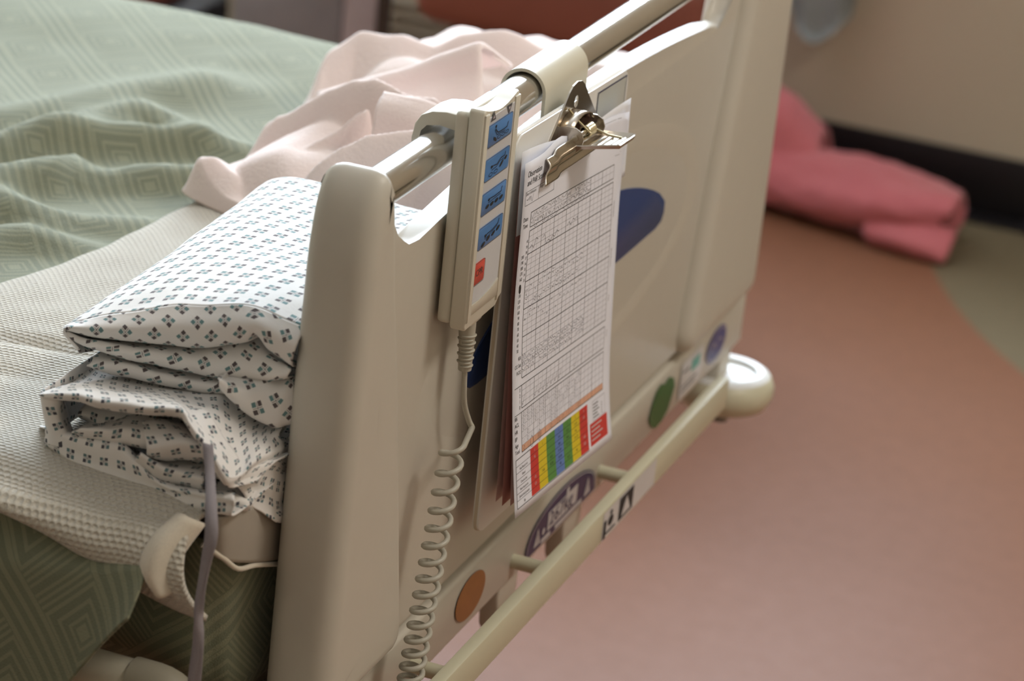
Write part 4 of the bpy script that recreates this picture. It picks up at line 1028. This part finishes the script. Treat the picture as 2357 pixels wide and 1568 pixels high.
LB = [[(a, y+.06, z-.0) for a, y, z in LOW_B[0]], LOW_B[0], LOW_B[1], LOW_B[2], LOW_B[3], [(a, y+.1, z+.006) for a, y, z in LOW_B[3]]]
patch('bottom_fold', LB, 70, 40, 'gown_low', gl, wr=.0012, wscale=40, seed=4, th=.001, uvoff=(.003, .004))
patch('side_fold', [[(a-.004, y+.10, z) for a, y, z in LOW_LEFT[0]], [(a-.003, y+.03, z) for a, y, z in LOW_LEFT[0]]]+LOW_LEFT, 20, 30, 'gown_low', gl, wr=.001, wscale=50, th=.001)
for nm_, C_, sd in (('inner_fold', LOW_C1, 3), ('inner_fold', LOW_C2, 6), ('inner_fold', LOW_C3, 9), ('loose_end', LOW_D, 12), ('loose_corner', LOW_E, 15)):
    C2 = [[(a, y+.03, z-.001) for a, y, z in C_[0]]]+C_+[[(a-.004, y+.05, z-.002) for a, y, z in C_[-1]]]
    patch(nm_, C2, 40, 30, 'gown_low', gl, wr=.0022, wscale=60, seed=sd, th=.001, uvoff=(.002*sd, .003*sd))
# crumpled wads inside the opening
for k, (x, y, z, w_, h_) in enumerate(((-.135, .055, .715, .03, .012), (-.085, .05, .715, .03, .010), (-.06, .045, .708, .02, .010))):
    W = [[(x-w_+2*w_*j/5, y+.02-.03*math.sin(math.pi*i_/4), z-h_+2*h_*i_/4) for j in range(6)] for i_ in range(5)]
    patch('inner_fold', W, 24, 20, 'gown_low', gl, wr=.006, wscale=45, seed=20+k, th=.001)
def tie(path, w):
    v, f = [], []; P_ = [Vector(p) for p in path]; n_ = 60
    for k in range(n_+1):
        t_ = k/n_; c = catmull(P_, t_*(len(P_)-1)); tw = .35*math.sin(t_*9)+(1.35*math.exp(-((t_-.60)/.05)**2))
        d = Vector((math.cos(tw), math.sin(tw), .0))*w*(1-.15*math.sin(t_*14))
        v += [c-d, c, c+d]
    for k in range(n_): f += [(3*k, 3*k+1, 3*k+4, 3*k+3), (3*k+1, 3*k+2, 3*k+5, 3*k+4)]
    return solid(pyd('tie_strap', v, f, 'strap', gl), .0009)
tie([(-.0485, -.002, .744), (-.041, -.012, .731), (-.031, -.028, .716), (-.0265, -.035, .702), (-.0285, -.036, .683), (-.031, -.036, .655), (-.030, -.036, .63), (-.031, -.036, .60), (-.031, -.035, .56), (-.032, -.034, .52)], .0036)

# ================================================================== things beyond the bed
lk = empty('bedside_locker', (-1.1, 2.5, 0)); tag(lk, 'narrow grey bedside locker with a lilac edge panel, between bed and wall', 'locker')
def lbox(nm_, *a_, **k_):
    o_ = box(nm_, *a_, **k_); o_.data.transform(Matrix.Translation((-.952, 2.34, 0)) @ Matrix.Rotation(R(23), 4, 'Z')); return o_
lbox('body', -.205, -.048, .016, .44, .04, .92, 'locker', lk, bev=.004)
lbox('edge_panel', -.048, 0, 0, .45, .02, .93, 'lilac', lk, bev=.003)
lbox('side_panel', 0, .021, .004, .45, .02, .93, 'wood_dark', lk, bev=.003)
lbox('locker_top', -.212, .027, -.01, .46, .93, .955, 'lilac', lk, bev=.006)
dr = lbox('door', -.203, -.05, 0, .015, .06, .62, 'locker', lk, bev=.003); lbox('handle', -.075, -.062, -.018, 0, .34, .44, 'chrome', dr, bev=.003)
dw = lbox('drawer', -.203, -.05, 0, .015, .635, .90, 'locker', lk, bev=.003); lbox('handle', -.16, -.09, -.018, 0, .76, .775, 'chrome', dw, bev=.003)
for x in (-.18, -.02):
    for y in (.05, .40): lbox('foot', x-.02, x+.02, y-.02, y+.02, 0, .045, 'stool_black', lk, bev=.004)
sh_ = empty('skirting_heater', (-1.6, 2.87, 0)); tag(sh_, 'cream louvred skirting heater along the foot of the wall', 'heater')
box('casing', -2.2, -1.022, 2.875, 2.914, .0, .21, 'heater', sh_, bev=.004)
box('top_cover', -2.2, -1.022, 2.845, 2.914, .195, .215, 'heater', sh_, bev=.004)
for k in range(8):
    o = box('louvre_slat', -2.19, -1.03, -.018, .018, -.0025, .0025, 'heater', sh_, bev=.001)
    o.data.transform(Matrix.Translation((0, 2.858, .03+.021*k)) @ Matrix.Rotation(R(35), 4, 'X'))
box('grille_recess', -2.19, -1.03, 2.868, 2.876, .012, .195, 'heater', sh_, bev=0)
ac = empty('armchair', (-.55, 2.1, 0)); tag(ac, 'red-brown vinyl armchair with grey base, standing beyond the bed', 'armchair')
box('seat_cushion', -.735, -.345, 1.93, 2.27, .425, .55, 'chair_red', ac, bev=.03, seg=5)
box('base', -.69, -.44, 1.955, 2.26, .06, .43, 'chair_grey', ac, bev=.012, seg=3)
box('backrest', -.735, -.39, 2.22, 2.32, .46, 1.05, 'chair_red', ac, bev=.04, seg=5)
for x in (-.735, -.415): box('arm', x, x+.06, 1.96, 2.26, .53, .68, 'chair_red', ac, bev=.026, seg=4)
for x in (-.66, -.47):
    for y in (1.99, 2.22): sweep('foot', [(x, y, 0), (x, y, .04), (x, y, .08)], .016, 'stool_black', ac)
fs = empty('footstool', (-1.36, 2.12, 0)); tag(fs, 'low footstool with dark red padded top on a black frame, behind the bed', 'footstool')
box('padded_top', -1.52, -1.225, 2.02, 2.30, .272, .35, 'chair_red', fs, bev=.03, seg=4)
box('frame', -1.54, -1.18, 2.06, 2.33, .22, .285, 'stool_black', fs, bev=.008)
for x in (-1.51, -1.21):
    for y in (2.09, 2.30): box('leg', x-.014, x+.014, y-.014, y+.014, 0, .235, 'stool_black', fs, bev=.003)
# rolled pink towel on the floor by the skirting
tw_ = empty('rolled_towel', (-.35, 2.76, 0)); tag(tw_, 'rose pink towel rolled up on the floor against the black skirting', 'towel')
v, f = [], []; NA, NB = 60, 56
def troll(t, a, rr):
    x = -.66+.50*t+.012*math.sin(a*2+t*3); yc = 2.775-.055*t+.0; r_ = (.052-.004*t+.006*math.sin(t*9+1)+.004*math.sin(a*3+t*7))*rr
    lift = .055*sm(.55, .15, t)
    z = .050+r_*math.sin(a)*1.0*(1+lift*6*(math.sin(a) > 0)); y = yc+r_*math.cos(a)*1.35
    return (x+.018*math.sin(a+.6), min(y, 2.86), max(.0015, z))
for i_ in range(NA+1):
    for j in range(NB): v.append(Vector(troll(i_/NA, 2*math.pi*j/NB, 1))+Vector((0, nz(i_*.2, j*.3)*.004, nz(i_*.25, j*.25, 4)*.004)))
for i_ in range(NA):
    for j in range(NB): j2 = (j+1) % NB; f.append((i_*NB+j, i_*NB+j2, (i_+1)*NB+j2, (i_+1)*NB+j))
f.append(tuple(range(NB))[::-1])
o = pyd('outer_turn', v, f, 'towel', tw_); solid(o, .009, -1)
SP = []
for k in range(5):
    SP.append([troll(.78+.05*k+.004*math.sin(j), .6+j*.55, max(.10, .74-.036*j)) for j in range(20)])
patch('inner_turns', SP, 90, 8, 'towel', tw_, th=.008)
CO = [[(-0.270, 2.68, .05), (-0.220, 2.675, .055), (-0.170, 2.67, .052), (-0.135, 2.672, .045)], [(-0.270, 2.652, .022), (-0.220, 2.642, .028), (-0.175, 2.638, .024), (-0.140, 2.64, .014)], [(-0.260, 2.66, .005), (-0.220, 2.652, .007), (-0.180, 2.645, .006), (-0.145, 2.648, .005)]]
patch('loose_corner', CO, 20, 14, 'towel', tw_, wr=.003, wscale=30, th=.008)
BU = [[(-.66, 2.84, .02), (-.56, 2.85, .02), (-.46, 2.85, .02), (-.36, 2.85, .02)], [(-.66, 2.80, .17), (-.56, 2.81, .19), (-.46, 2.81, .165), (-.385, 2.82, .11)], [(-.66, 2.73, .16), (-.57, 2.73, .17), (-.47, 2.735, .145), (-.38, 2.75, .10)], [(-.66, 2.70, .03), (-.57, 2.70, .03), (-.47, 2.70, .03), (-.38, 2.72, .03)]]
patch('bunched_end', BU, 26, 26, 'towel', tw_, wr=.012, wscale=14, th=.008)
# blue-grey cloth hanging from a wall hook
hc = empty('hanging_cloth', (-.42, 2.86, .255)); tag(hc, 'blue-grey woven cloth hanging down the beige wall', 'cloth')
v, uv, f = [], [], []; NA, NB = 40, 40
for i_ in range(NA+1):
    t_ = i_/NA
    for j in range(NB):
        a = 2*math.pi*j/NB; w_ = .058*(1-.0*t_)*(.35+.65*sm(1.0, .55, t_)) if t_ > .55 else .058
        low = .243+.045*abs(math.cos(a))**1.5
        z = low+(1.12-low)*t_
        w_ *= (.86+.14*sm(0, .06, t_)); x = -.432+w_*math.cos(a)*(1+.05*math.sin(z*14)); y = 2.853+.030*math.sin(a)+.006*math.sin(a*5+z*8)
        v.append((x, min(y, 2.905), z)); uv.append((a*.1, z))
for i_ in range(NA):
    for j in range(NB): j2 = (j+1) % NB; f.append((i_*NB+j, i_*NB+j2, (i_+1)*NB+j2, (i_+1)*NB+j))
f.append(tuple(range(NB)))
pyd('cloth_folds', v, f, 'bluecloth', hc, True, uv)
wh = sweep('wall_hook', [(-.42, 2.914, 1.14), (-.42, 2.87, 1.135), (-.42, 2.853, 1.125), (-.42, 2.85, 1.14)], .005, 'chrome', None); tag(wh, 'small steel hook on the beige wall holding the hanging cloth', 'hook')
